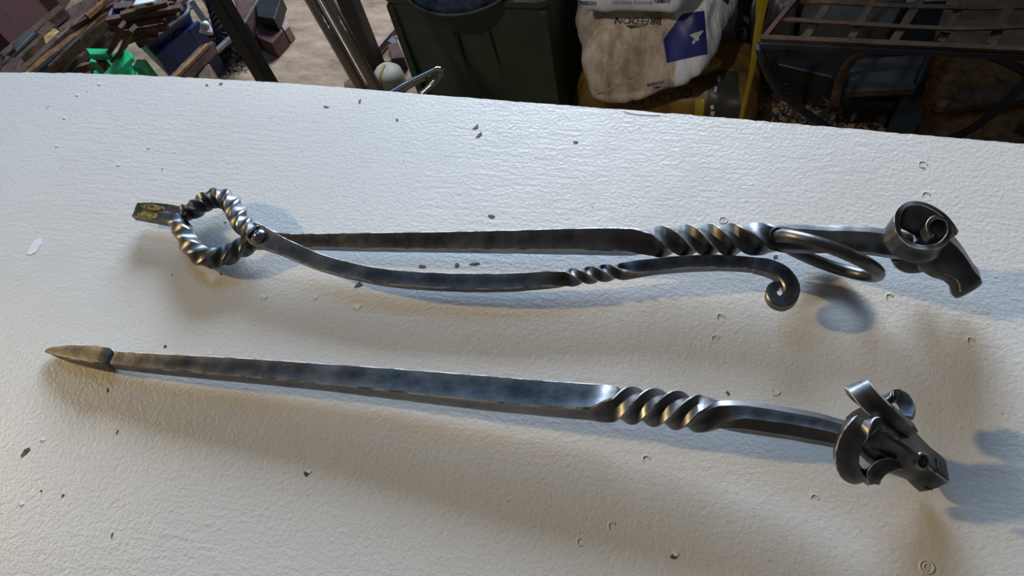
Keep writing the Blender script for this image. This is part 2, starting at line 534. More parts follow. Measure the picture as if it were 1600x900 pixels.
obj('spear_tip', bm, (STEEL, WORN), poker, 35)


def loft(bm, secs):
    rings = [[bm.verts.new(p) for p in s] for s in secs]
    m = len(rings[0])
    for a, b in zip(rings, rings[1:]):
        for j in range(m): bm.faces.new((a[j], a[(j + 1) % m], b[(j + 1) % m], b[j]))
    bm.faces.new(rings[0][::-1]); bm.faces.new(rings[-1])
    return bm


def ram_head(parent, o, tip, side, prof, sub=1):
    """o: poll, tip: end of the muzzle, side: rough direction of the near cheek;
    prof rows: t, bridge half width, cheek half width, jaw half width, bridge height, jaw depth (metres)"""
    a = (tip - o); L = a.length; a.normalize()
    s = (side - a * side.dot(a)).normalized(); u = s.cross(a)
    if u.x < 0: u = -u
    secs = []
    for t, wb, wc, wj, hb, hj in prof:
        c = o + a * (t * L)
        q = [(wb * .8, hb), (wb, hb * .86), (wc, hb * .1), (wc * .96, -hj * .45), (wj, -hj * .9), (wj * .6, -hj)]
        q = q + [(-x, y) for x, y in q[::-1]]
        secs.append([c + s * x + u * y for x, y in q])
    bm = bmesh.new(); loft(bm, secs)
    es = [e for e in bm.edges]
    bmesh.ops.subdivide_edges(bm, edges=es, cuts=1, use_grid_fill=True, smooth=0.12)
    h = obj('ram_head', bm, STEEL, parent, 30)
    return h, a, s, u, L


head, ha, hs, hu, hL = ram_head(poker, T(1352, 662, .052), T(1464, 744, .015), Vector((0, -1, .35)),
    [(-.06, .008, .009, .007, .006, .010), (.05, .0105, .0125, .009, .010, .013), (.28, .011, .0135, .010, .011, .015), (.45, .0105, .0135, .009, .0105, .016),
     (.60, .009, .0115, .0075, .0095, .0135), (.75, .0085, .0095, .007, .0085, .0105), (.88, .0085, .0095, .0075, .0085, .0115), (.97, .008, .009, .0075, .0080, .012), (1.0, .0065, .0075, .006, .006, .0105)])


def horn(head, pts, W, n=60, ch=.22, name='horn'):
    ctrl = []
    for px, py, z, w_, t_ in pts:
        p = T(px, py, z); s = mpp(p)
        ctrl.append((p, w_ * s, t_ * s, 0, ch))
    bm = bmesh.new(); sweep(bm, ctrl, n, W=W, jit=0.08, seed=len(pts), worn=(.04, 1))
    return obj(name, bm, (STEEL, WORN), head, 32)


Wn = (CB * 0.22 + CR * 0.95 + CU * 0.05)
horn(head, [(1392, 684, .052, 28, 22), (1366, 668, .058, 34, 22), (1343, 669, .060, 37, 19), (1327, 690, .055, 38, 17), (1322, 716, .046, 36, 17),
            (1330, 738, .037, 32, 17), (1347, 746, .032, 28, 16), (1362, 742, .033, 24, 14), (1374, 730, .040, 20, 11), (1384, 724, .045, 16, 8)], Wn)
horn(head, [(1407, 728, .046, 14, 7), (1392, 727, .048, 20, 7), (1377, 731, .049, 24, 7), (1367, 742, .047, 24, 7), (1366, 755, .043, 16, 5)], (CB * .3 + CR * .7 + CU * -.6), 40, .25)
Wf = (CB * 0.35 + CR * 0.9 + CU * 0.45)
horn(head, [(1420, 676, .046, 28, 20), (1390, 652, .056, 33, 18), (1363, 629, .060, 35, 16), (1345, 609, .060, 34, 15), (1338, 606, .053, 34, 14), (1346, 617, .044, 30, 13),
            (1368, 634, .038, 26, 13), (1388, 622, .033, 24, 12), (1406, 620, .034, 24, 12), (1417, 634, .034, 24, 12), (1415, 652, .034, 20, 11), (1402, 654, .033, 14, 8)], Wf)


def hpt(t, s_, u_, o=None):
    return T(1352, 662, .052) + ha * (t * hL) + hs * s_ + hu * u_


# eye: raised rim round a black ball painting the shade of the punched hollow
eye_c = hpt(.56, .0088, .0088)
en = (hs * .55 + hu * .8).normalized()
bm = bmesh.new()
e1 = en.orthogonal().normalized(); e2 = en.cross(e1)
tube(bm, [eye_c + (e1 * math.cos(i * .7854) + e2 * math.sin(i * .7854)) * .0042 for i in range(8)], .0010, 6, closed=True, sub=2)
eye_rim = obj('eye', bm, STEEL, head, 60)
bm = bmesh.new(); bmesh.ops.create_uvsphere(bm, u_segments=14, v_segments=8, radius=.0040, matrix=Matrix.Translation(eye_c - en * .0026)); obj('eye_hollow_shade', bm, RECESS_SHADE, head, 60)
bm = bmesh.new(); sweep(bm, [(hpt(t, s_, u_), .0011, .0007, 0, .3) for t, s_, u_ in ((.64, .0092, .0086), (.75, .0086, .0074), (.88, .0086, .0074), (.985, .0076, .0066))], 16); obj('worn_ridge', bm, WORN, head, 40)
for i, t in enumerate((.80, .86, .92)):
    bm = bmesh.new(); bar_between(bm, hpt(t, .0055, .0087 - .0003 * i), hpt(t + .01, -.002, .0091 - .0003 * i), .0012, .0010); obj('nostril_groove_shade', bm, RECESS_SHADE, head)  # black bars paint the shade of the cut nostril lines
bm = bmesh.new(); bar_between(bm, hpt(.985, .0080, -.0035), hpt(.90, .0092, -.0045), .0012, .0008); obj('mouth_groove_shade', bm, RECESS_SHADE, head)  # black bar paints the shade of the mouth line

# ------------------------------------------------------------------ fire tongs (back tool)
tongs = thing('fire_tongs', 'forged black fire tongs with twisted jaws, hanging ring, scroll handle and ram head', 'fire tongs', T(800, 400, 0))
S2 = 1.25
tk = [(418, 356, 388, .0170, 15, .15, 1.3), (440, 362, 390, .0165, 17, .15, 1.27), (470, 364, 391, .0165, 18, .12, 1.27), (560, 363, 394, .0170, 18, .085, S2), (700, 361, 396, .0185, 18, .085, S2), (820, 358, 398, .0205, 18, .085, S2),
      (920, 355, 400, .0225, 18, .085, S2), (985, 354, 402, .0235, 20, .12, S2), (1020, 354, 402, .024, 45, .12, 1.3), (1070, 351, 400, .0250, 165, .10, 1.3),
      (1115, 350, 400, .026, 280, .10, 1.3), (1155, 349, 400, .0268, 385, .10, 1.3), (1200, 347, 399, .0275, 470, .2, 1.3), (1235, 348, 398, .028, 500, .45, 1.22),
      (1290, 350, 398, .030, 510, .55, 1.2), (1350, 352, 400, .032, 510, .55, 1.2), (1400, 358, 407, .033, 510, .55, 1.2), (1440, 366, 410, .033, 510, .55, 1.25)]
bm = bmesh.new(); sweep(bm, square_ctrl(tk), 330, jit=0.04, seed=11, mid=0.97, worn=(0, .72))
obj('long_arm', bm, (STEEL, WORN), tongs, 40)


def strap(pts, n, W, parent, name, ch=.15, jit=.05, seed=1, sharp=40, mid=1.0):
    """pts: px, py, z, width px, thickness px, roll"""
    ctrl = []
    for px, py, z, w_, t_, r_ in pts:
        p = T(px, py, z); s = mpp(p)
        ctrl.append((p, w_ * s, t_ * s, r_, ch))
    bm = bmesh.new(); sweep(bm, ctrl, n, W=W, jit=jit, seed=seed, mid=mid, worn=(0, 1) if ch < .2 else None)
    return obj(name, bm, (STEEL, WORN), parent, sharp)


# short arm: crosses the pivot on top, bows out and ends in a scroll
strap([(392, 358, .021, 24, 10, 8), (405, 369, .0215, 36, 10, 8), (422, 377, .0215, 31, 11, 8), (445, 387, .0205, 26, 13, 8), (500, 410, .0185, 24, 14, 8), (560, 426, .0175, 24, 15, 8), (620, 436, .017, 25, 16, 8),
       (700, 441, .0165, 26, 17, 8), (780, 442, .017, 26, 18, 8), (850, 438, .0175, 25, 18, 10), (885, 435, .0178, 24, 19, 30), (915, 431, .018, 22, 20, 140), (945, 427, .0182, 22, 20, 250), (975, 424, .0185, 22, 20, 345),
       (1000, 420, .0188, 22, 20, 367), (1050, 414, .0195, 22, 20, 368), (1110, 411, .020, 22, 19, 368), (1150, 412, .0205, 21, 18, 368), (1185, 415, .021, 21, 18, 368)],
      300, None, tongs, 'short_arm', mid=.98, seed=21)
Wup = Vector((0, 0, 1))
strap([(1178, 415, .021, 20, 21, 0), (1200, 419, .0215, 20, 25, 0), (1222, 430, .022, 21, 26, 0), (1235, 448, .022, 21, 25, 0), (1234, 465, .0215, 20, 24, 0), (1222, 474, .021, 20, 21, 0), (1209, 470, .021, 19, 19, 0),
       (1204, 459, .021, 18, 17, 0), (1209, 449, .021, 16, 13, 0), (1217, 447, .021, 15, 10, 0)], 90, Wup, tongs, 'scroll', seed=22, ch=.25)
# twisted bow of the jaws, far side (continues the long arm's mate) and near side


def bow(pts, turns, name, seed):
    out = []; N = len(pts)
    L = [0.0]
    for a, b in zip(pts, pts[1:]): L.append(L[-1] + math.hypot(b[0] - a[0], b[1] - a[1]))
    for i, (px, py, z, d) in enumerate(pts): out.append((px, py, z, d + 2.5, d + 2.5, turns * L[i] / L[-1]))
    return strap(out, 260, None, tongs, name, ch=.26, seed=seed, mid=.98, jit=.02)


bow([(288, 333, .0125, 20), (305, 326, .0135, 22), (323, 314, .0145, 23), (341, 309, .0155, 24), (358, 315, .0165, 24), (369, 331, .0175, 24), (377, 347, .0185, 24), (390, 360, .0195, 24), (400, 367, .0200, 22)], 720, 'far_bow', 31)
bow([(274, 345, .0120, 20), (286, 362, .0122, 23), (296, 381, .0125, 24), (309, 397, .0128, 24), (329, 404, .0130, 24), (352, 400, .0132, 24), (372, 390, .0134, 24), (390, 382, .0140, 23), (412, 373, .0150, 22)], -560, 'near_bow', 32)
# jaws: two flat blades with brassy rubbed tops
for nm, pts in (('jaw', [(216, 325, .0115, 13, 13, 0), (240, 326, .0118, 16, 14, 0), (265, 329, .012, 16, 15, 0), (285, 333, .0125, 18, 16, 0), (297, 331, .013, 20, 18, 0)]),
                ('jaw', [(212, 336, .0115, 13, 13, 0), (235, 338, .0118, 17, 14, 0), (258, 342, .012, 17, 15, 0), (272, 345, .012, 18, 17, 0), (281, 355, .0121, 20, 18, 0)])):
    j = strap(pts, 30, None, tongs, nm, seed=41)
    i0 = 0 if pts[0][0] == 216 else 1
    q = ([(219, 320), (240, 319), (256, 323), (258, 327), (245, 329), (220, 324)], [(216, 331), (232, 330), (246, 334), (246, 341), (232, 342), (214, 337)])[i0]
    bm = bmesh.new()
    zz = .0115 + .5 * 14 * mpp(T(230, 330, .0115)) + .0011
    prism(bm, [T(x_, y_, zz) for x_, y_ in q], .0012); obj('brass_rub', bm, BRASS, j)
# rivet: domed cone head
p = T(403, 368, .0255)
bm = bmesh.new()
ax = (CB * .35 + Vector((0, 0, 1)) * .8 + CR * -.15).normalized()
prof = [(.0058, -.012), (.0058, -.001), (.0052, .0002), (.0036, .0014), (.0016, .0024), (.0008, .0027)]
e1 = ax.orthogonal().normalized(); e2 = ax.cross(e1)
loft(bm, [[p + ax * h + (e1 * math.cos(2 * math.pi * i / 20) + e2 * math.sin(2 * math.pi * i / 20)) * r for i in range(20)] for r, h in prof])
obj('rivet', bm, RIVET, tongs, 35)
# hanging ring, an oval of round bar through the eye of the handle
a_ = T(1217, 369, .040); b_ = T(1368, 431, .020)
cen = (a_ + b_) / 2; major = (b_ - a_) / 2
view = (cen - EYE).normalized()
minor = (view * .955 + CU * -.21 + CR * -.05); minor = (minor - major.normalized() * minor.dot(major.normalized())).normalized() * 0.025
bm = bmesh.new()
tube(bm, [cen + major * math.cos(i * math.pi / 12) + minor * math.sin(i * math.pi / 12) for i in range(24)], .0043, 12, closed=True, sub=3)
obj('hanging_ring', bm, STEEL, tongs, 60)
p = T(1214, 367, .0395)
bm = bmesh.new(); e1 = CR; e2 = CU
tube(bm, [p + (CR * math.cos(i * .6283) + CU * math.sin(i * .6283)) * .0042 for i in range(10)], .0012, 6, closed=True, sub=2)
obj('ring_eye', bm, RECESS_SHADE, tongs, 60)  # black ring paints the dark of the hole in the handle

head2, ha, hs, hu, hL = ram_head(tongs, T(1445, 372, .040), T(1513, 445, .017), Vector((0, -1, .5)),
    [(-.12, .007, .009, .006, .008, .009), (.1, .009, .012, .009, .011, .012), (.32, .0095, .0135, .009, .012, .0145), (.5, .009, .0120, .008, .0115, .0125), (.66, .0085, .0100, .007, .0105, .0085),
     (.8, .0085, .0095, .007, .0095, .0080), (.92, .0085, .0098, .008, .0095, .0105), (1.0, .008, .009, .0075, .0085, .0105), (1.04, .006, .007, .006, .0065, .0085)])
Wt = (CB * 0.75 + CU * 0.6 + CR * .1)
horn(head2, [(1478, 374, .044, 44, 12), (1457, 354, .049, 56, 11), (1430, 339, .052, 58, 10), (1408, 337, .053, 50, 10), (1394, 351, .052, 40, 10), (1396, 373, .052, 34, 10), (1414, 391, .052, 32, 10), (1440, 397, .053, 31, 10),
             (1464, 390, .055, 31, 10), (1476, 371, .057, 28, 9), (1471, 352, .059, 25, 8), (1455, 347, .061, 22, 7), (1445, 358, .062, 19, 6), (1450, 371, .062, 16, 5), (1458, 371, .062, 12, 4)], Wt, 110, .2)
horn(head2, [(1418, 392, .026, 34, 12), (1410, 402, .022, 34, 12), (1418, 411, .018, 30, 12), (1434, 414, .015, 26, 11), (1450, 412, .015, 18, 9), (1462, 405, .018, 10, 6)], (CB * .45 + CU * .8), 40, .3)


def h2(t, s_, u_): return T(1445, 372, .040) + ha * (t * hL) + hs * s_ + hu * u_


bm = bmesh.new(); sweep(bm, [(h2(t, s_, u_), .0010, .0006, 0, .3) for t, s_, u_ in ((.52, .0112, -.0030), (.66, .0096, -.0010), (.80, .0093, -.0012), (.92, .0098, -.0040))], 16); obj('worn_ridge', bm, WORN, head2, 40)
bm = bmesh.new(); bar_between(bm, h2(1.0, .0072, .0072), h2(1.0, -.0072, .0072), .0012, .0007); obj('worn_ridge', bm, WORN, head2, 40)
bm = bmesh.new(); bar_between(bm, h2(1.04, .001, .006), h2(1.04, .0012, -.006), .0010, .0010); obj('mouth_groove_shade', bm, RECESS_SHADE, head2)  # black bar in place of the shaded mouth cut

# ------------------------------------------------------------------ floor scrap on the left
SCR = 'scrap metal heaped against the maroon wall'


def plate(name, pix, z, th, m, label, cat, group=SCR, bev=.002):
    bm = bmesh.new(); prism(bm, [P(px, py, z) for px, py in pix], th, bev)
    return tag(obj(name, bm, m), label, cat, group)


def rod(name, a, b, za, zb, wpx, h, m, label, cat, group=SCR, roll=0, jit=.12):
    A, B = P(a[0], a[1], za), P(b[0], b[1], zb)
    bm = bmesh.new(); bar_between(bm, A, B, wpx * mpp((A + B) / 2), h, roll, jit, a[0] + a[1], .12, 14)
    return tag(obj(name, bm, m, None, 40), label, cat, group)


plate('steel_plate', [(92, 20), (140, -6), (152, -4), (160, 16), (126, 40), (92, 62), (70, 72), (60, 60)], .10, .10, RUST_DARK, 'wide purple brown rusty plate lying behind the long bars', 'plate')
rod('flat_bar', (8, 92), (101, 16), .12, .12, 14, .03, RUST_DARK, 'broad dark flat bar with squared end nearest the maroon wall', 'bar')
plate('slate_offcut', [(18, 68), (46, 44), (54, 50), (24, 80)], .15, .03, SLATE, 'grey green offcut lying on the broad bar by the wall', 'offcut')
rod('flat_bar', (10, 112), (84, 40), .13, .13, 18, .02, RUST_BROWN, 'brown flat bar beside the grey green offcut', 'bar')
plate('wood_block', [(67, 57), (84, 43), (90, 47), (93, 58), (76, 74), (70, 68)], .155, .055, YELLOWWOOD, 'small yellow wooden block wedged among dark bars', 'block')
rod('angle_bar', (28, 122), (133, 24), .17, .17, 11, .02, RUST_BROWN, 'long brown angle bar with a pale worn edge beside the yellow block', 'bar')
rod('round_rod', (90, 60), (131, 24), .188, .188, 2, .004, ALU, 'thin pale rod lying along the long brown angle bar', 'rod')
rod('flat_bar', (40, 124), (200, 0), .16, .16, 13, .03, RUST_ORANGE, 'longest rust streaked flat bar crossing the whole heap', 'bar')
rod('flat_bar', (50, 120), (122, 60), .185, .18, 6, .012, BLACKBAR, 'blue black flat bar lying on the longest rusty bar', 'bar')
rod('flat_bar', (58, 122), (206, 6), .15, .15, 8, .03, RUST_BROWN, 'narrow brown bar along the front of the longest bar', 'bar')
rod('flat_bar', (66, 122), (140, 50), .13, .13, 7, .03, BLACKBAR, 'dark narrow bar set just below the narrow brown bar', 'bar')
rod('timber_strip', (86, 118), (124, 62), .10, .10, 18, .02, TIMBER, 'yellow brown timber strip under the front bars', 'timber')
plate('steel_offcut', [(8, 86), (34, 92), (24, 118), (0, 116)], .17, .03, RUST_DARK, 'square rusty offcut at the lower left of the heap', 'offcut')
plate('steel_offcut', [(34, 98), (44, 100), (30, 120), (22, 120)], .16, .03, RUST_MAROON, 'small maroon offcut next to the square rusty one', 'offcut')
plate('steel_offcut', [(150, -4), (186, -6), (176, 8), (160, 14)], .14, .04, BLACKBAR, 'dark offcut beyond the wide purple plate', 'offcut')
rod('flat_bar', (112, 44), (206, -8), .185, .175, 5, .012, RUST_MAROON, 'thin maroon bar crossing above the yellow block', 'bar')
rod('flat_bar', (136, 26), (176, -8), .20, .19, 7, .012, RUST_ORANGE, 'short orange bar at the top of the heap', 'bar')
rod('round_rod', (4, 104), (60, 52), .17, .165, 4, .006, BLACKBAR, 'thin black rod lying on the bars nearest the wall', 'rod')
rod('round_rod', (76, 104), (150, 34), .195, .19, 3, .005, RUST_BROWN, 'thin brown rod lying on the front bars', 'rod')
rod('flat_bar', (100, 116), (136, 84), .05, .05, 9, .02, RUST_MAROON, 'maroon bar end on the floor left of the green tray', 'bar')
rod('flat_bar', (134, 70), (170, 40), .06, .06, 10, .02, RUST_DARK, 'dark bar on the floor behind the green tray', 'bar')
rod('bracket_strip', (154, 36), (173, 62), .13, .10, 9, .006, SLATE, 'short grey strip leaning between the bars and green tray', 'strip')
# maroon flats on top of the blue tub
for i, (a, b, wpx, z, m, l) in enumerate((((168, 32), (284, 12), 10, .275, RUST_DARK, 'upper dark flat bar across the blue tub'),
                                         ((172, 44), (276, 24), 11, .260, RUST_MAROON, 'broad maroon flat bar across the blue tub'),
                                         ((184, 56), (262, 42), 9, .245, RUST_DARK, 'lower dark flat bar across the blue tub'),
                                         ((196, 64), (246, 50), 9, .235, RUST_BROWN, 'short brown bar sunk into the blue tub'),
                                         ((216, 66), (244, 62), 7, .230, RUST_MAROON, 'maroon stub at the near rim of the blue tub'),
                                         ((190, 24), (262, 4), 9, .285, RUST_BROWN, 'brown bar behind the flats across the blue tub'),
                                         ((256, 34), (292, -6), 9, .260, RUST_MAROON, 'upright maroon bar at the back of the blue tub'))):
    rod('flat_bar', a, b, z, z, wpx, .012, m, l, 'bar', 'rusty bars in the blue tub', jit=.3)
plate('tin_lid', [(206, 9), (238, 3), (250, -8), (214, -6)], .310, .012, WHITEB, 'pale tin lid with rusty rim on top of the tub scrap', 'lid', None)
rod('rusty_strip', (205, 10), (240, 5), .305, .305, 4, .008, RUST_ORANGE, 'orange rusty strip below the pale tin lid', 'strip', None)
# bent V of rusty strap over the green tray
def strap_floor(name, pix, wpx, th, m, label, cat, group=SCR):
    bm = bmesh.new(); ctrl = []
    for px, py, z in pix:
        p = P(px, py, z); ctrl.append((p, wpx * mpp(p), th, 0, .15))
    sweep(bm, ctrl, 24, jit=.15, seed=pix[0][0])
    return tag(obj(name, bm, m, None, 40), label, cat, group)


strap_floor('bent_strap', [(163, 92, .16), (176, 74, .24), (185, 54, .32), (191, 38, .36)], 13, .008, RUST_MAROON, 'maroon strap bent upward over the green tray', 'strap')
strap_floor('bent_strap', [(178, 93, .20), (192, 76, .27), (200, 58, .33), (208, 44, .37)], 14, .008, RUST_BROWN, 'brown strap beside the maroon bent one over the green tray', 'strap')
strap_floor('bent_strap', [(118, 116, .10), (130, 106, .14), (146, 102, .13), (160, 94, .13)], 8, .02, RUST_DARK, 'dark curled strap left of the green tray', 'strap')
plate('rust_cube', [(147, 92), (153, 88), (165, 96), (160, 104)], .20, .05, RUST_ORANGE, 'small orange rusty cube inside the green tray', 'block')
# green tray
tray = thing('green_tray', 'bright green plastic tray frame sticking out of the scrap', 'tray', P(180, 100, 0))
bm = bmesh.new(); prism(bm, [P(x_, y_, .22) for x_, y_ in ((131, 74), (169, 75), (172, 86), (139, 86))], .018, .003); obj('rim', bm, GREENPL, tray)
bm = bmesh.new(); prism(bm, [P(x_, y_, .24) for x_, y_ in ((196, 76), (203, 80), (207, 87), (166, 124), (152, 124))], .016, .003); obj('rim', bm, GREENPL, tray)
bm = bmesh.new(); prism(bm, [P(x_, y_, .20) for x_, y_ in ((196, 100), (204, 98), (212, 124), (172, 124))], .02, .003); obj('side_panel', bm, GREENPL, tray)
bm = bmesh.new(); prism(bm, [P(x_, y_, .02) for x_, y_ in ((140, 84), (200, 84), (212, 130), (150, 130))], .02); obj('base', bm, GREENPL, tray)
for (px, py) in ((135, 80), (204, 88), (156, 118)):
    p = P(px, py, .215); bm = bmesh.new(); box(bm, (p.x - .012, p.y - .004, 0.01), (p.x + .012, p.y + .02, p.z - .03)); obj('corner_post', bm, GREENPL, tray)

# blue tub
tc = P(245, 30, .30); tub = thing('blue_tub', 'dark blue plastic tub heaped with rusty scrap bars', 'tub', (tc.x, tc.y, 0))
def rrect(cx, cy, hx, hy, z, r, n=5, rot=0):
    pts = []
    for qx, qy, a0 in ((1, 1, 0), (-1, 1, 90), (-1, -1, 180), (1, -1, 270)):
        for i in range(n + 1):
            a = math.radians(a0 + 90 * i / n)
            v = Vector((qx * (hx - r) + r * math.cos(a), qy * (hy - r) + r * math.sin(a)))
            c_, s_ = math.cos(rot), math.sin(rot)
            pts.append(Vector((cx + v.x * c_ - v.y * s_, cy + v.x * s_ + v.y * c_, z)))
    return pts


K1, K2 = P(231, 70, .22), P(300, 16, .22)
ed = (K2 - K1); ed.z = 0; tw = ed.length; ed.normalize(); bk_ = Vector((-ed.y, ed.x, 0)); rt = math.atan2(ed.y, ed.x)
tcx = (K1 + K2) / 2 + bk_ * .088
tx, ty = tcx.x, tcx.y
hx, hy = tw / 2 + .004, .088
bm = bmesh.new()
loft(bm, [rrect(tx, ty, hx - .03, hy - .03, 0, .03, rot=rt), rrect(tx, ty, hx - .004, hy - .004, .20, .03, rot=rt), rrect(tx, ty, hx + .004, hy + .004, .22, .032, rot=rt), rrect(tx, ty, hx - .006, hy - .006, .22, .03, rot=rt), rrect(tx, ty, hx - .012, hy - .012, .15, .03, rot=rt)])
obj('tub_body', bm, BLUEPL, tub, 35)
bm = bmesh.new(); tube(bm, rrect(tx, ty, hx + .002, hy + .002, .222, .032, rot=rt), .005, 8, closed=True, sub=1); obj('rim', bm, GREYPL, tub, 60)
c_, s_ = math.cos(rt), math.sin(rt)
def tl(u, v, z): return Vector((tx + u * c_ - v * s_, ty + u * s_ + v * c_, z))
for u0, u1 in ((-hx + .004, -hx + .034), (hx - .036, hx - .006)):
    bm = bmesh.new(); loft(bm, [[tl(u, -hy + e, z) for e, z in ((-.008, .19), (.002, .19), (.022, .02), (.012, .02))] for u in (u0, u1)]); obj('corner_rib', bm, BLUEPL, tub)
bm = bmesh.new(); loft(bm, [[tl(u, -hy + e, z) for e, z in ((-.006, .19), (.002, .19), (.010, .12), (-.002, .12))] for u in (-hx + .034, hx - .036)]); obj('upper_panel', bm, BLUEPL, tub)
bm = bmesh.new()
for i in range(260):
    p = tl(random.uniform(-hx + .02, hx - .02), random.uniform(-hy + .02, hy - .02), random.uniform(.16, .225))
    s = random.uniform(.012, .035); q = Vector((random.uniform(-1, 1), random.uniform(-1, 1), random.uniform(-.25, .25))).normalized(); r = Vector((-q.y, q.x, random.uniform(-.3, .3))).normalized()
    a = [p - q * s - r * s * .25, p + q * s - r * s * .25, p + q * s + r * s * .25, p - q * s + r * s * .25]
    prism(bm, a, .004)
o = obj('loose_scrap', bm, RUST_DARK); tag(o, 'loose dark rusty scrap filling the blue tub', 'scrap'); o['kind'] = 'stuff'
# rusty channel leaning in front of the tub
rod('rusty_channel', (272, 132), (331, 72), .20, .18, 15, .03, RUST_DARK, 'thick brown channel bar in front of the blue tub', 'bar', None)
rod('rusty_flat', (268, 127), (325, 70), .218, .198, 6, .008, RUST_ORANGE, 'orange rusty flat on top of the thick brown channel', 'bar', None)
plate('rust_cube', [(306, 112), (326, 98), (334, 122), (314, 132)], .170, .170, RUST_BROWN, 'brown rusty block holding up the thick channel beside the swarf', 'block', None)
# swarf (nobody could count it)
bm = bmesh.new()
for i in range(900):
    px = random.gauss(348, 15); py = random.gauss(93, 16)
    if not (312 < px < 388 and 55 < py < 136): continue
    p = P(px, py, .0); p.z = .004 + random.random() * .06 * max(0, 1 - ((px - 345) / 40) ** 2)
    s = random.uniform(.003, .010); q = Vector((random.uniform(-1, 1), random.uniform(-1, 1), random.uniform(-.6, .6))).normalized()
    a = bm.verts.new(p - q * s); b = bm.verts.new(p + q * s); c = bm.verts.new(p + q.orthogonal().normalized() * s * .6 + Vector((0, 0, s * .5))); d = bm.verts.new(p - q.orthogonal().normalized() * s * .3 + q * s * 1.4)
    bm.faces.new((a, b, c)); bm.faces.new((a, d, b)); bm.faces.new((c, b, d))
o = obj('swarf_pile', bm, SWARF); tag(o, 'pile of grey metal swarf and shavings on the floor', 'swarf'); o['kind'] = 'stuff'
rod('aluminium_strip', (338, 80), (362, 58), .09, .10, 8, .01, ALU, 'pale aluminium strip lying on the swarf', 'strip', None)
bm = bmesh.new(); tube(bm, [P(316, 52, .21), P(318, 42, .22), P(321, 37, .23), P(325, 42, .22), P(328, 50, .21), P(323, 48, .215)], .007, 7); tag(obj('white_hook', bm, WHITEB, None, 60), 'small white hook shaped offcut beside the blue tub', 'hook')
spring = thing('coil_spring', 'black coil spring standing close behind the dark post', 'spring', P(346, 30, 0))
bm = bmesh.new(); pts = []
p0 = P(338, -8, .10); p1 = P(358, 60, .10)
p0 = Vector((p0.x, p0.y, .10))
axd = (p1 - p0)
e1 = axd.normalized().orthogonal().normalized(); e2 = axd.normalized().cross(e1)
for i in range(60):
    t = i / 59; pts.append(p0 + axd * t + (e1 * math.cos(i * .9) + e2 * math.sin(i * .9)) * .026)
tube(bm, pts, .0065, 7, sub=2); obj('coil', bm, DARKIRON, spring, 60)
rod('dark_pipe', (300, 4), (336, 56), .12, .08, 9, .012, DARKIRON, 'dark pipe lying beside the coil spring', 'pipe', None)
rod('dark_pipe', (316, -6), (346, 44), .09, .06, 7, .010, BLACKBAR, 'thinner black pipe between the dark pipe and coil spring', 'pipe', None)

# dark square post of a stand
A, B = Y(343, 0, .9), Y(417, 128, .9)
post = thing('stand_leg', 'dark square steel leg of a stand rising beside the swarf', 'stand', (A.x, .9, 0))
bm = bmesh.new(); box(bm, (A.x - .013, .887, .012), (A.x + .013, .913, 1.0), .002); obj('square_tube', bm, POSTM, post)
bm = bmesh.new(); box(bm, (A.x - .04, .86, 0), (A.x + .04, .94, .012), .002); obj('foot_plate', bm, POSTM, post)
# second stand leg, angle section
A = Y(545, 0, 1.28)
post2 = thing('angle_post', 'dark angle iron post standing behind the polished tubes', 'post', (A.x, 1.28, 0))
bm = bmesh.new(); box(bm, (A.x - .020, 1.262, .0), (A.x + .016, 1.268, 1.0), .001); box(bm, (A.x + .010, 1.268, .0), (A.x + .016, 1.30, 1.0), .001); obj('angle_section', bm, POSTB, post2)
bm = bmesh.new(); box(bm, (A.x - .02, 1.25, 0), (A.x + .06, 1.31, .012), .002); obj('foot_plate', bm, POSTM, post2)
# boxes and plates to the right of the post
plate('steel_plate', [(364, -4), (398, -4), (384, 34), (376, 34)], .10, .10, RUST_MAROON, 'maroon plate standing just right of the dark post', 'plate', None)
plate('steel_bracket', [(398, 2), (412, -6), (440, -6), (428, 30), (402, 26)], .09, .04, DARKIRON, 'dark grey bracket on top of the maroon box', 'bracket', None)
rod('bright_rod', (379, 41), (405, -4), .16, .18, 3, .004, ALU, 'thin bright rod with a rounded tip leaning by the dark post', 'rod', None, jit=0)
plate('rusty_box', [(392, 34), (428, 32), (442, 48), (424, 68), (402, 58)], .05, .05, RUST_MAROON, 'rusty maroon box on the concrete floor', 'box', None)
plate('pink_brick', [(430, 30), (440, 12), (452, 40), (444, 48)], .045, .045, PINKBR, 'pinkish brick offcut leaning beside the maroon box', 'brick', None)

# polished tubes leaning
for a, b, r, lab in (((487, 0), (566, 140), .0091, 'polished steel tube with a bright golden streak, left of the pair'), ((512, 0), (590, 142), .0087, 'darker polished steel tube, right of the leaning pair')):
    A, B = Y(a[0], a[1], .80), Y(b[0], b[1], .78)
    d = (A - B).normalized()
    lo = B - d * (B.z / d.z)
    t = thing('steel_tube', lab, 'tube', (lo.x, lo.y, 0), None)
    bm = bmesh.new(); tube(bm, [lo + d * .004, lo.lerp(A, .5), A + d * .35], r, 32, sub=16); obj('tube_body', bm, CHROME, t, 50)
# bent bright rod (two loops)
t = thing('bent_rod', 'bright steel rod bent into a hook beside the green bin', 'rod', P(650, 130, 0))
bm = bmesh.new(); tube(bm, [P(598, 152, .60), P(640, 129, .60), P(666, 116, .60), P(684, 108, .60), P(690, 113, .595), P(680, 127, .58), P(658, 148, .57), P(640, 166, .56)], .0042, 10, sub=6); obj('hook_bar', bm, CHROME, t, 60)
bm = bmesh.new(); tube(bm, [P(604, 156, .59), P(640, 134, .59), P(663, 122, .59)], .0040, 10, sub=4); obj('straight_bar', bm, CHROME, t, 60)
bm = bmesh.new(); p = P(640, 166, .56); tube(bm, [p, Vector((p.x, p.y + .02, .3)), Vector((p.x, p.y + .02, 0))], .0042, 10, sub=3); obj('leg_bar', bm, CHROME, t, 60)
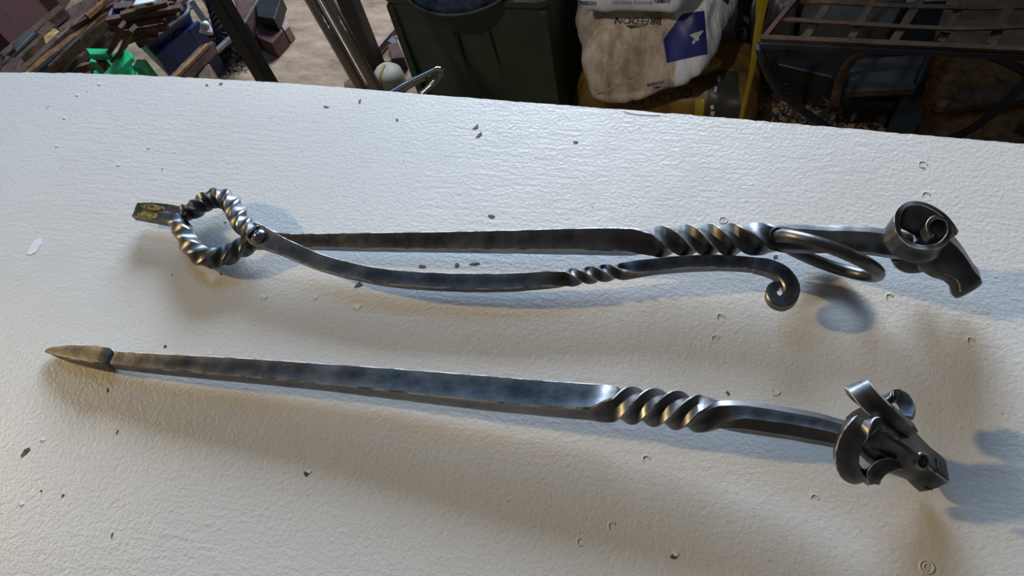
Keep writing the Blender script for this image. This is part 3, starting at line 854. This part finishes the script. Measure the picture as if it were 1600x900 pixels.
# cream pot lying by the bin
pc = P(606, 118, .05); pot = thing('cream_pot', 'cream round pot with a yellow brown run on the floor', 'pot', (pc.x, pc.y, 0))
bm = bmesh.new()
def circ(c, r, z, n=24): return [Vector((c.x + r * math.cos(2 * math.pi * i / n), c.y + r * math.sin(2 * math.pi * i / n), z)) for i in range(n)]
loft(bm, [circ(pc, .032, 0), circ(pc, .038, .03), circ(pc, .036, .055), circ(pc, .026, .068), circ(pc, .010, .071)]); obj('pot_body', bm, CREAM, pot, 60)
bm = bmesh.new(); tube(bm, [Vector((pc.x - .006, pc.y + .012, .0715)), Vector((pc.x - .006, pc.y - .018, .070)), Vector((pc.x - .004, pc.y - .034, .055)), Vector((pc.x - .003, pc.y - .040, .03))], .0035, 6); obj('paint_run', bm, CREAMRUN, pot, 60)
plate('rusty_hook', [(537, 128), (548, 120), (556, 128), (560, 150), (540, 150)], .03, .03, RUST_BROWN, 'brown rusty offcut beside the foot of the polished tubes', 'offcut', None)
plate('grey_offcut', [(604, 64), (614, 54), (622, 66), (614, 70)], .03, .03, GREYPL, 'small blue grey offcut against the green bin', 'offcut', None)
rod('pink_batten', (590, 78), (618, 46), .02, .02, 7, .02, PINKBR, 'pinkish batten on the floor left of the green bin', 'batten', None)
plate('steel_offcut', [(605, 68), (622, 66), (632, 90), (612, 92)], .04, .04, RUST_MAROON, 'maroon offcut on the floor behind the cream pot', 'offcut', None)

# ------------------------------------------------------------------ green bin
by0, by1, bz = 1.13, 1.48, .385
bx0, bx1 = Y(596, 0, by0).x, Y(858, 0, by0).x
gx, gy = (bx0 + bx1) / 2, (by0 + by1) / 2
gb = thing('green_bin', 'dull dark green storage bin with two pressed ribs', 'bin', (gx, gy, 0))
bm = bmesh.new()
hw, hd = (bx1 - bx0) / 2, (by1 - by0) / 2
loft(bm, [rrect(gx + .008, gy, hw - .014, hd - .01, 0, .02), rrect(gx, gy, hw - .002, hd, bz - .02, .025), rrect(gx, gy, hw + .004, hd + .006, bz - .018, .03), rrect(gx, gy, hw + .004, hd + .006, bz - .005, .03), rrect(gx, gy, hw - .04, hd - .04, bz, .03)])
obj('bin_body', bm, BINGREEN, gb, 35)
for a, b in (((712, 55), (734, 120)), ((762, 50), (786, 122))):
    A, B = Y(a[0], a[1], by0 - .002), Y(b[0], b[1], by0 + .010)
    bm = bmesh.new(); tube(bm, [A, A.lerp(B, .5) + Vector((0, -.002, 0)), B], .005, 8); obj('pressed_rib', bm, BINGREEN, gb, 60)
for px in (606, 845):
    A = Y(px, 0, by0 - .0005); bm = bmesh.new(); box(bm, (A.x - .008, by0 - .003, .02), (A.x + .008, by0 + .03, bz - .03), .003); obj('corner_trim', bm, BINGREEN, gb)
dc = P(722, -50, bz + .01)
ln = thing('round_pad', 'round dark navy worn pad with pale rim lying on the green bin', 'pad', (dc.x, dc.y, bz))
pr = .120
bm = bmesh.new(); loft(bm, [circ(dc, pr - .004, bz + .001, 40), circ(dc, pr, bz + .004, 40), circ(dc, pr, bz + .010, 40), circ(dc, pr - .004, bz + .014, 40), circ(dc, .05, bz + .017, 40), circ(dc, .01, bz + .017, 40)]); obj('pad_body', bm, NAVY, ln, 50)
bm = bmesh.new(); tube(bm, circ(dc, pr, bz + .005, 40), .003, 6, closed=True, sub=1); obj('rim', bm, GREYPL, ln, 60)


# ------------------------------------------------------------------ bags
def sack(parent, x0, x1, y0, y1, z0, z1, m, name='sack_body', yaw=0.0, seed=0, wr=.006, pinch=.25, n=26, warp=None):
    """a stuffed bag: rounded box, pinched seams, wrinkled"""
    bm = bmesh.new()
    bmesh.ops.create_cube(bm, size=2.0)
    bmesh.ops.subdivide_edges(bm, edges=bm.edges[:], cuts=n, use_grid_fill=True)
    c = Vector(((x0 + x1) / 2, (y0 + y1) / 2, (z0 + z1) / 2)); h = Vector(((x1 - x0) / 2, (y1 - y0) / 2, (z1 - z0) / 2))
    rot = Matrix.Rotation(yaw, 3, 'Z')
    for v in bm.verts:
        q = v.co.copy()
        L6 = (abs(q.x) ** 7 + abs(q.y) ** 7 + abs(q.z) ** 7) ** (1 / 7)
        q /= L6
        q.z *= 1 - pinch * max(abs(q.x) ** 6, abs(q.y) ** 6) * .5
        q.x *= 1 + .07 * (1 - q.z * q.z); q.y *= 1 + .05 * (1 - q.z * q.z)
        p = Vector((q.x * h.x, q.y * h.y, q.z * h.z))
        if warp: p = warp(q, p)
        nn = q.normalized()
        f = noise.noise(Vector((p.x * 55, p.y * 30, p.z * 14 + seed))) * wr + noise.noise(Vector((p.x * 16, p.y * 16, p.z * 10 + seed + 5))) * wr * 1.5
        p += nn * f
        v.co = c + rot @ p
    return obj(name, bm, m, parent, 60)


def letter(parent, text, mat4, size, m, name='printed_lettering', depth=.0004, bold=0.0):
    cu = bpy.data.curves.new('t', 'FONT'); cu.body = text; cu.size = size; cu.extrude = depth; cu.align_x = 'CENTER'; cu.align_y = 'CENTER'; cu.offset = bold; cu.resolution_u = 3
    o = bpy.data.objects.new('t', cu); C.objects.link(o)
    bpy.context.view_layer.update()
    me = bpy.data.meshes.new_from_object(o.evaluated_get(bpy.context.evaluated_depsgraph_get()))
    bpy.data.objects.remove(o); bpy.data.curves.remove(cu)
    me.transform(mat4); me.name = name; me.materials.clear(); me.materials.append(m)
    q = bpy.data.objects.new(name, me); C.objects.link(q); q.parent = parent; q.matrix_parent_inverse = Matrix.Translation(parent.location).inverted()
    return q


def onface(p, right, up, off=.002):
    right = Vector(right).normalized(); up = Vector(up); up = (up - right * up.dot(right)).normalized(); nn = right.cross(up)
    return Matrix.Translation(Vector(p) + nn * off) @ Matrix((right, up, nn)).transposed().to_4x4()


def drape(o, body, off=.0012):
    """lay a flat print onto a bag's surface: project it from in front, then lift it by its ink thickness"""
    from mathutils.bvhtree import BVHTree
    bv = BVHTree.FromPolygons([v.co.copy() for v in body.data.vertices], [tuple(p.vertices) for p in body.data.polygons])
    for v in o.data.vertices:
        d = (v.co - EYE).normalized()
        loc, nrm, idx, dist = bv.ray_cast(EYE, d)
        if loc is None: loc, nrm, idx, dist = bv.find_nearest(v.co)
        if loc is not None: v.co = loc + (nrm if nrm.dot(d) < 0 else -nrm) * off


def printed(parent, body, text, px, py, width, height, ang, m, name='printed_lettering', bold=.0, off=.0015, lean=0.0):
    """lettering whose centre, width and height are given in pixels of the photograph, turned by ang degrees"""
    p = P(px, py, .25); s_ = mpp(p); a = math.radians(ang)
    rt_ = CR * math.cos(a) + CU * math.sin(a); up_ = CU * math.cos(a) - CR * math.sin(a) + rt_ * lean
    o = letter(parent, text, Matrix.Identity(4), 1.0, m, name, depth=0.0, bold=bold)
    vs_ = o.data.vertices
    x0 = min(v.co.x for v in vs_); x1 = max(v.co.x for v in vs_); y0 = min(v.co.y for v in vs_); y1 = max(v.co.y for v in vs_)
    for v in vs_:
        u = ((v.co.x - x0) / (x1 - x0) - .5) * width * s_; w_ = ((v.co.y - y0) / (y1 - y0) - .5) * height * s_
        v.co = p + rt_ * u + up_ * w_
    bm2 = bmesh.new(); bm2.from_mesh(o.data)
    bmesh.ops.subdivide_edges(bm2, edges=[e for e in bm2.edges if e.calc_length() > 3 * s_], cuts=2)
    bmesh.ops.triangulate(bm2, faces=bm2.faces[:]); bm2.to_mesh(o.data); bm2.free()
    drape(o, body, off)
    return o


def print_poly(parent, body, pix, m, name, off=.001, n=14):
    """a four cornered print laid on a bag"""
    q = [P(x_, y_, .25) for x_, y_ in pix]
    bm = bmesh.new(); bmesh.ops.create_grid(bm, x_segments=n, y_segments=n, size=.5)
    for v in bm.verts:
        u, w_ = v.co.x + .5, v.co.y + .5
        v.co = q[3].lerp(q[2], u).lerp(q[0].lerp(q[1], u), w_)
    o = obj(name, bm, m, parent, 60); drape(o, body, off); return o


def bag_cement(name):
    k = NT(name)
    sep = k.n('ShaderNodeSeparateXYZ'); k.l(k.co.outputs['Object'], sep.inputs[0])
    return k, sep


# yellow and black bag, lowest
yb = thing('macadam_bag', 'yellow and black bag of cold lay macadam at the bottom of the stack', 'bag', (-.12, 1.2, 0))
YB = rusty('brownish_yellow_bag', (0.06, 0.035, 0.008), (0.22, 0.115, 0.016), 14, 0.5)
by = sack(yb, -.30, .045, 1.105, 1.29, 0, .172, YB, seed=3)
print_poly(yb, by, [(1112, 108), (1152, 112), (1160, 200), (1098, 200)], BLACKPL, 'black_panel', .0015)
printed(yb, by, 'COLD LAY', 1032, 153, 100, 12, 180 + 9, INKBLACK, bold=.01)
printed(yb, by, 'MACADAM', 1000, 141, 130, 11, 180 + 9, INKBLACK, bold=.01)
for q in ([(1110, 164), (1115, 163), (1116, 169), (1111, 170)], [(1111, 172), (1117, 173), (1115, 180), (1110, 178)], [(1121, 120), (1126, 122), (1123, 130), (1119, 128)], [(1116, 136), (1120, 137), (1119, 145), (1115, 144)]):
    print_poly(yb, by, q, INKWHITE, 'printed_mark', .003, 3)
print_poly(yb, by, [(1086, 154), (1101, 154), (1098, 200), (1084, 200)], YELLOWPL, 'yellow_panel', .0012)
bm = bmesh.new(); prism(bm, [P(x_, y_, .19) for x_, y_ in ((1084, 98), (1112, 80), (1130, 94), (1118, 104), (1092, 108))], .03, .004); obj('folded_corner', bm, YELLOWPL, yb)

# cement bag, middle: a white sack seen end on, its end soiled brown
E1, E2 = P(1050, 25, .33), P(1044, 135, .17)
Q1, Q2 = P(878, 106, .25), P(1030, 76, .25)


def plane_mask(k, a, b, c, lo=-.002, hi=.002):
    """0 / 1 either side of the plane through three world points"""
    n_ = (b - a).cross(c - a).normalized()
    o = k.n('ShaderNodeVectorMath', _operation='DOT_PRODUCT'); k.l(k.co.outputs['Object'], o.inputs[0]); o.inputs[1].default_value = n_
    d = k.math('SUBTRACT', o.outputs['Value'], n_.dot(a))
    wob = k.math('MULTIPLY', k.math('SUBTRACT', k.noise(40, 3), .5), .012)
    return k.ramp(k.math('ADD', k.math('MULTIPLY', k.math('ADD', d, wob), 200), .5), [(0, (0, 0, 0)), (1, (1, 1, 1))])


k = NT('soiled_cement_bag')
mp = k.n('ShaderNodeMapping'); mp.inputs['Scale'].default_value = (60, 60, 10); mp.inputs['Rotation'].default_value = (0, .35, 0); k.l(k.co.outputs['Object'], mp.inputs['Vector'])
st = k.noise(1.0, 4, .6, mp.outputs['Vector'])
low = k.ramp(k.noise(16, 4, .6), [(0.3, (0.46, 0.37, 0.26)), (0.55, (0.70, 0.61, 0.47)), (0.75, (0.80, 0.74, 0.62))])
top = k.ramp(k.noise(16, 4, .6), [(0.3, (0.30, 0.235, 0.175)), (0.7, (0.58, 0.48, 0.37))])
ms = plane_mask(k, Q1, Q2, Q1 + Vector((0.05, 1, .2)))
mx = k.n('ShaderNodeMix', _data_type='RGBA', _blend_type='MULTIPLY'); mx.inputs[0].default_value = .55
k.l(k.mix(ms, low, top), mx.inputs[6]); k.l(k.ramp(st, [(0.36, (.45, .38, .32)), (.56, (1, 1, 1))]), mx.inputs[7])
clean = k.ramp(k.noise(9, 3), [(0.3, (0.56, 0.58, 0.64)), (0.7, (0.72, 0.74, 0.78))])
me_ = plane_mask(k, E1, E2, E1 + Vector((-.25, 1, 0)))
BAGW = k.out(k.mix(me_, mx.outputs[2], clean), 0.55, k.bump(st, .7, .008))
FLIPM = None
mb = thing('cement_bag', 'soiled white cement bag with blue end panel between white and yellow bags', 'bag', (-.16, 1.3, .15))


def flare(q, p):
    t = (q.y + 1) / 2
    if q.x > 0: p.x += q.x * t * .165; p.z += q.x * .045 * (1 - q.z) / 2
    else:
        p.x += .050 * max(0, q.z) ** 1.5 * -q.x + .028 * max(0, -q.z) ** 2 * -q.x
    p.y += q.z * .04
    p.z += (q.x + .6) * .016 * (1 - q.z) / 2
    return p


bx = sack(mb, -.312, -.088, 1.082, 1.44, .186, .364, BAGW, seed=12, wr=.006, yaw=.24, warp=flare, n=44)
BLUEP = plain('blue_print', (0.02, 0.026, 0.17), 0.45, 0, .4, 12)
print_poly(mb, bx, [(1066, 22), (1100, 17), (1105, 84), (1042, 98)], BLUEP, 'blue_panel')
print_poly(mb, bx, [(1036, 62), (1064, 24), (1084, 60), (1042, 98)], BLUEP, 'blue_panel')
printed(mb, bx, 'BREEDON', 997, 33, 72, 11, 180 - 1, INKBLACK, bold=.02, lean=.25)
print_poly(mb, bx, [(977, 40), (1010, 39), (1004, 42), (986, 45)], INKBLACK, 'printed_swoosh', .0015, 4)
printed(mb, bx, 'BREEDON', 1024, 130, 26, 5, 12, INKBLUE, bold=.02)
print_poly(mb, bx, [(1020, 136), (1034, 133), (1030, 136), (1024, 138)], INKBLUE, 'printed_swoosh', .0015, 3)
printed(mb, bx, '4', 1086, 56, 15, 24, -35, INKWHITE, 'printed_mark', bold=.03, off=.004)
bm = bmesh.new(); bar_between(bm, P(912, 152, .17), P(995, 123, .18), .006, .004, 0, .3, 4); q = obj('seam_fold', bm, CREAM, mb, 50); drape(q, bx, .001)
# top bag, clean white
tb = thing('cement_bag', 'clean white cement bag with blue print on top of the stack', 'bag', (-.16, 1.3, .365))
BAGT = plain('clean_white_bag', (0.80, 0.82, 0.86), 0.45, 0, .06, 8, .15)
bt = sack(tb, -.287, -.090, 1.108, 1.50, .364, .48, BAGT, seed=30, wr=.004, yaw=.03)
printed(tb, bt, 'BREEDON', 918, 4, 27, 6, -2, INKBLUE, bold=.02)
printed(tb, bt, 'GENERAL PURPOSE', 988, 3, 62, 5, -1, INKGREY)
printed(tb, bt, 'CEMENT', 1035, 1, 26, 6, -1, INKBLUE, bold=.02)
printed(mb, bx, '4', 1134, 1, 10, 10, -20, INKBLUE, 'printed_mark', bold=.03)
# black bag with a white ring mark, behind
bb = thing('black_bag', 'black plastic bag with white ring emblem behind the cement bags', 'bag', (.06, 1.42, 0))
bbd = sack(bb, .004, .116, 1.31, 1.56, 0, .235, BLACKPL, seed=44, wr=.008)
printed(bb, bbd, 'O', 1158, 55, 18, 28, -12, INKWHITE, 'ring_emblem')
printed(bb, bbd, 'S', 1160, 58, 9, 17, -20, INKWHITE, 'printed_mark', bold=.03)
print_poly(bb, bbd, [(1163, 22), (1171, 28), (1170, 38), (1162, 30)], INKWHITE, 'printed_mark', .002, 4)
# yellow strap hanging in front
bm = bmesh.new()
ctrl = []
for px, py, y_, wp in ((1193, -14, 1.05, 22), (1188, 24, 1.05, 13), (1181, 70, 1.05, 10), (1175, 110, 1.05, 8), (1166, 150, 1.05, 7), (1154, 200, 1.05, 6)):
    p = Y(px, py, y_); ctrl.append((p, wp * mpp(p), .003, 0, .2))
p = ctrl[-1][0]; ctrl.append((Vector((p.x - .012, 1.05, .003)), .007, .003, 0, .2))
sweep(bm, ctrl, 40, W=Vector((1, 0, 0)), jit=.2, seed=3)
tag(obj('yellow_strap', bm, YELLOWPL, None, 50), 'long yellow plastic strip hanging between the bags and the grate', 'strap')
bm = bmesh.new(); prism(bm, [Y(x_, y_, 1.06) for x_, y_ in ((1190, -6), (1202, -6), (1200, 14), (1196, 30), (1190, 16))], .002); tag(obj('yellow_tag', bm, YELLOWPL), 'torn yellow plastic tongue beside the hanging yellow strip', 'strip')

# ------------------------------------------------------------------ rusty grate cradle on the right
zr = .45
gr = thing('grate_cradle', 'rusty strip iron grate cradle with curved hoop legs', 'grate', (.33, 1.05, 0))
A, B = P(1187, 68, zr), P(1620, 83, zr)
yr = A.y
bm = bmesh.new(); bar_between(bm, A, Vector((B.x + .1, yr, zr)), .011, .011, 0, .12, 2); obj('front_rim', bm, IRONRIM, gr, 40)
bm = bmesh.new(); bar_between(bm, A + Vector((0, 0.004, .008)), Vector((B.x + .1, yr + .004, zr + .008)), .010, .006, 0, .2, 5); obj('rim_flat', bm, RUST_GRATE, gr, 40)
sd = (P(1242, 0, zr + .02) - A)
bm = bmesh.new(); bar_between(bm, A, A + sd * 2.6, .008, .008, 0, .12, 3); obj('side_rim', bm, RUST_MAROON, gr, 40)
far = A + sd * 2.6
bm = bmesh.new(); bar_between(bm, far, far + Vector((.62, 0.02, 0)), .010, .010, 0, .1, 3); obj('back_rim', bm, RUST_GRATE, gr, 40)
# cross strips (running away) and long strips (across)
for (a, b, wpx) in (((1257, 60), (1296, 4), 14), ((1330, 60), (1362, 4), 13), ((1395, 66), (1439, -2), 15), ((1470, 66), (1508, -4), 15), ((1548, 70), (1585, -4), 18), ((1622, 74), (1650, -4), 16)):
    A1, B1 = P(a[0], a[1], zr + .004), P(b[0], b[1], zr + .012)
    dd = (B1 - A1); B1 = A1 + dd * 2.2
    bm = bmesh.new(); bar_between(bm, A1, B1, wpx * mpp(A1) * .85, .003, 0, .15, a[0], .2, 18); obj('cross_strip', bm, RUST_GRATE, gr, 40)
for pts, wpx in ((((1222, 30), (1300, 35), (1400, 41), (1500, 45), (1600, 42), (1700, 40)), 7), (((1250, 2), (1300, 3), (1400, 9), (1480, 11), (1550, 12), (1700, 8)), 8), (((1258, -26), (1400, -20), (1700, -16)), 8)):
    bm = bmesh.new(); ctrl = []
    for i, (px, py) in enumerate(pts):
        p = P(px, py, zr + .010 + .004 * (i % 2)); ctrl.append((p, wpx * mpp(p) * 1.2, .003, 0, .2))
    sweep(bm, ctrl, 40, jit=.15, seed=pts[0][1]); obj('long_strip', bm, RUST_GRATE, gr, 40)
# hoop legs: front hoop under the rim and back hoop
bm = bmesh.new(); pts = []
for (px, py, z) in ((1187, 72, .445), (1196, 105, .37), (1216, 140, .27), (1250, 170, .18), (1296, 200, .09), (1345, 222, .03), (1400, 232, .008), (1455, 226, .03), (1510, 206, .09), (1560, 170, .18), (1602, 128, .28), (1625, 90, .43)):
    pts.append(Y(px, py, yr + .004 + .155 * max(0, min(1, (py - 72) / 160)) ** 1.2))
tube(bm, pts, .0075, 10, sub=5); obj('hoop_leg', bm, IRONRIM, gr, 60)
bm = bmesh.new(); pts = [P(1360, 78, .25), P(1330, 95, .20), P(1312, 125, .13), P(1305, 160, .06), P(1303, 178, .01)]
ctrl = [(p, .018, .006, 0, .2) for p in pts]; sweep(bm, ctrl, 24, W=CR.copy(), jit=.1); obj('back_hoop', bm, RUST_BROWN, gr, 50)
bm = bmesh.new(); ctrl = [(p, .016, .006, 0, .2) for p in (P(1510, 80, .25), P(1550, 88, .24), P(1600, 112, .20), P(1640, 150, .12), P(1660, 200, 0.01))]; sweep(bm, ctrl, 24, W=CU.copy(), jit=.1); obj('back_hoop', bm, DARKIRON, gr, 50)

# dark things beneath and behind the grate
plate('steel_box', [(1226, 12), (1480, 0), (1452, 80), (1420, 138), (1325, 144), (1300, 120), (1215, 100)], .10, .10, DARKIRON, 'dark grey sheet steel box under the grate', 'box', None)
plate('sheet_panel', [(1245, -10), (1420, -10), (1395, 36), (1250, 34)], .16, .06, SLATE, 'blue grey sheet panel seen through the grate', 'panel', None)
plate('sheet_panel', [(1330, 92), (1450, 84), (1432, 138), (1325, 142)], .125, .02, SLATE, 'grey sheet lid on the steel box below the grate rim', 'panel', None)
plate('rusty_sheet', [(1455, 90), (1640, 70), (1660, 240), (1430, 240), (1440, 150)], .02, .02, RUST_ORANGE, 'large orange rusty sheet on the floor at the right', 'sheet', None)
plate('rusty_plate', [(1500, 140), (1640, 118), (1640, 150), (1480, 168)], .05, .02, RUST_BROWN, 'brown rusty plate lying across the orange sheet', 'plate', None)
plate('pale_stone', [(1462, 158), (1474, 154), (1486, 158), (1480, 166), (1464, 165)], .045, .02, PINKBR, 'small pale stone on the orange rusty sheet', 'stone', None)
rod('rusty_channel', (1590, 196), (1630, 214), .06, .06, 12, .03, RUST_MAROON, 'short maroon bar at the far right edge by the table', 'bar', None)
# plate with a square hole
bm = bmesh.new()
outer = [(1366, 176), (1388, 150), (1424, 142), (1440, 160), (1426, 196), (1380, 200)]
hole = [(1391, 172), (1398, 170), (1408, 170), (1406, 180), (1400, 181), (1392, 181)]
o_ = [bm.verts.new(P(x_, y_, .06)) for x_, y_ in outer]; h_ = [bm.verts.new(P(x_, y_, .06)) for x_, y_ in hole]
for i in range(6): bm.faces.new((o_[i], o_[(i + 1) % 6], h_[(i + 1) % 6], h_[i]))
bmesh.ops.solidify(bm, geom=bm.faces[:], thickness=.02)
tag(obj('holed_plate', bm, SLATE), 'grey plate with a square hole beside the shovel', 'plate')
sh = thing('shovel', 'dark shovel lying on the floor under the grate', 'shovel', P(1420, 170, 0))
bm = bmesh.new()
rows = []
for (xl, xr, yy, z) in ((1420, 1434, 140, .10), (1408, 1440, 156, .085), (1400, 1441, 172, .075), (1390, 1438, 190, .07), (1386, 1428, 206, .065)):
    rows.append([P(xl, yy, z + .008), P((xl + xr) / 2, yy + 2, z - .004), P(xr, yy, z + .008)])
vs = [[bm.verts.new(p) for p in r] for r in rows]
for a, b in zip(vs, vs[1:]):
    for j in range(2): bm.faces.new((a[j], a[j + 1], b[j + 1], b[j]))
bmesh.ops.solidify(bm, geom=bm.faces[:], thickness=.004); obj('blade', bm, SLATE, sh, 60)
bm = bmesh.new(); tube(bm, [P(1424, 152, .09), P(1436, 124, .13), P(1456, 84, .15), P(1490, 30, .17)], .008, 8); obj('handle', bm, DARKIRON, sh, 60)
# litter
bm = bmesh.new()
for i in range(900):
    px = random.uniform(1150, 1370); py = random.uniform(88, 215)
    p = P(px, py, 0); p.z = .005 + random.random() * .05
    s = random.uniform(.004, .011); q = Vector((random.uniform(-1, 1), random.uniform(-1, 1), random.uniform(-.4, .4))).normalized(); r = Vector((random.uniform(-1, 1), random.uniform(-1, 1), random.uniform(-.4, .6))).normalized()
    a = [bm.verts.new(p + v) for v in (-q * s, r * s * .4, q * s, -r * s * .4 + Vector((0, 0, s * .3)))]
    bm.faces.new(a[:3]); bm.faces.new((a[0], a[2], a[3]))
o = obj('litter_heap', bm, HEAP); tag(o, 'dark litter of leaves and scraps on the floor under the grate', 'litter'); o['kind'] = 'stuff'
LEAF = plain('dry_litter', (0.10, 0.07, 0.048), 0.8, 0, .5, 30)
for i in range(14):
    px = random.uniform(1245, 1345); py = random.uniform(150, 185)
    p = P(px, py, .05); s = random.uniform(.008, .016); a = random.random() * 6.3
    q = Vector((math.cos(a), math.sin(a), .1)); r = Vector((-q.y, q.x, .3))
    bm = bmesh.new(); prism(bm, [p - q * s, p - r * s * .35, p + q * s * .9, p + r * s * .4], .003)
    tag(obj('wood_chip', bm, LEAF), 'small pale chip lying in the dark litter under the grate', 'chip', 'pale chips in the litter')
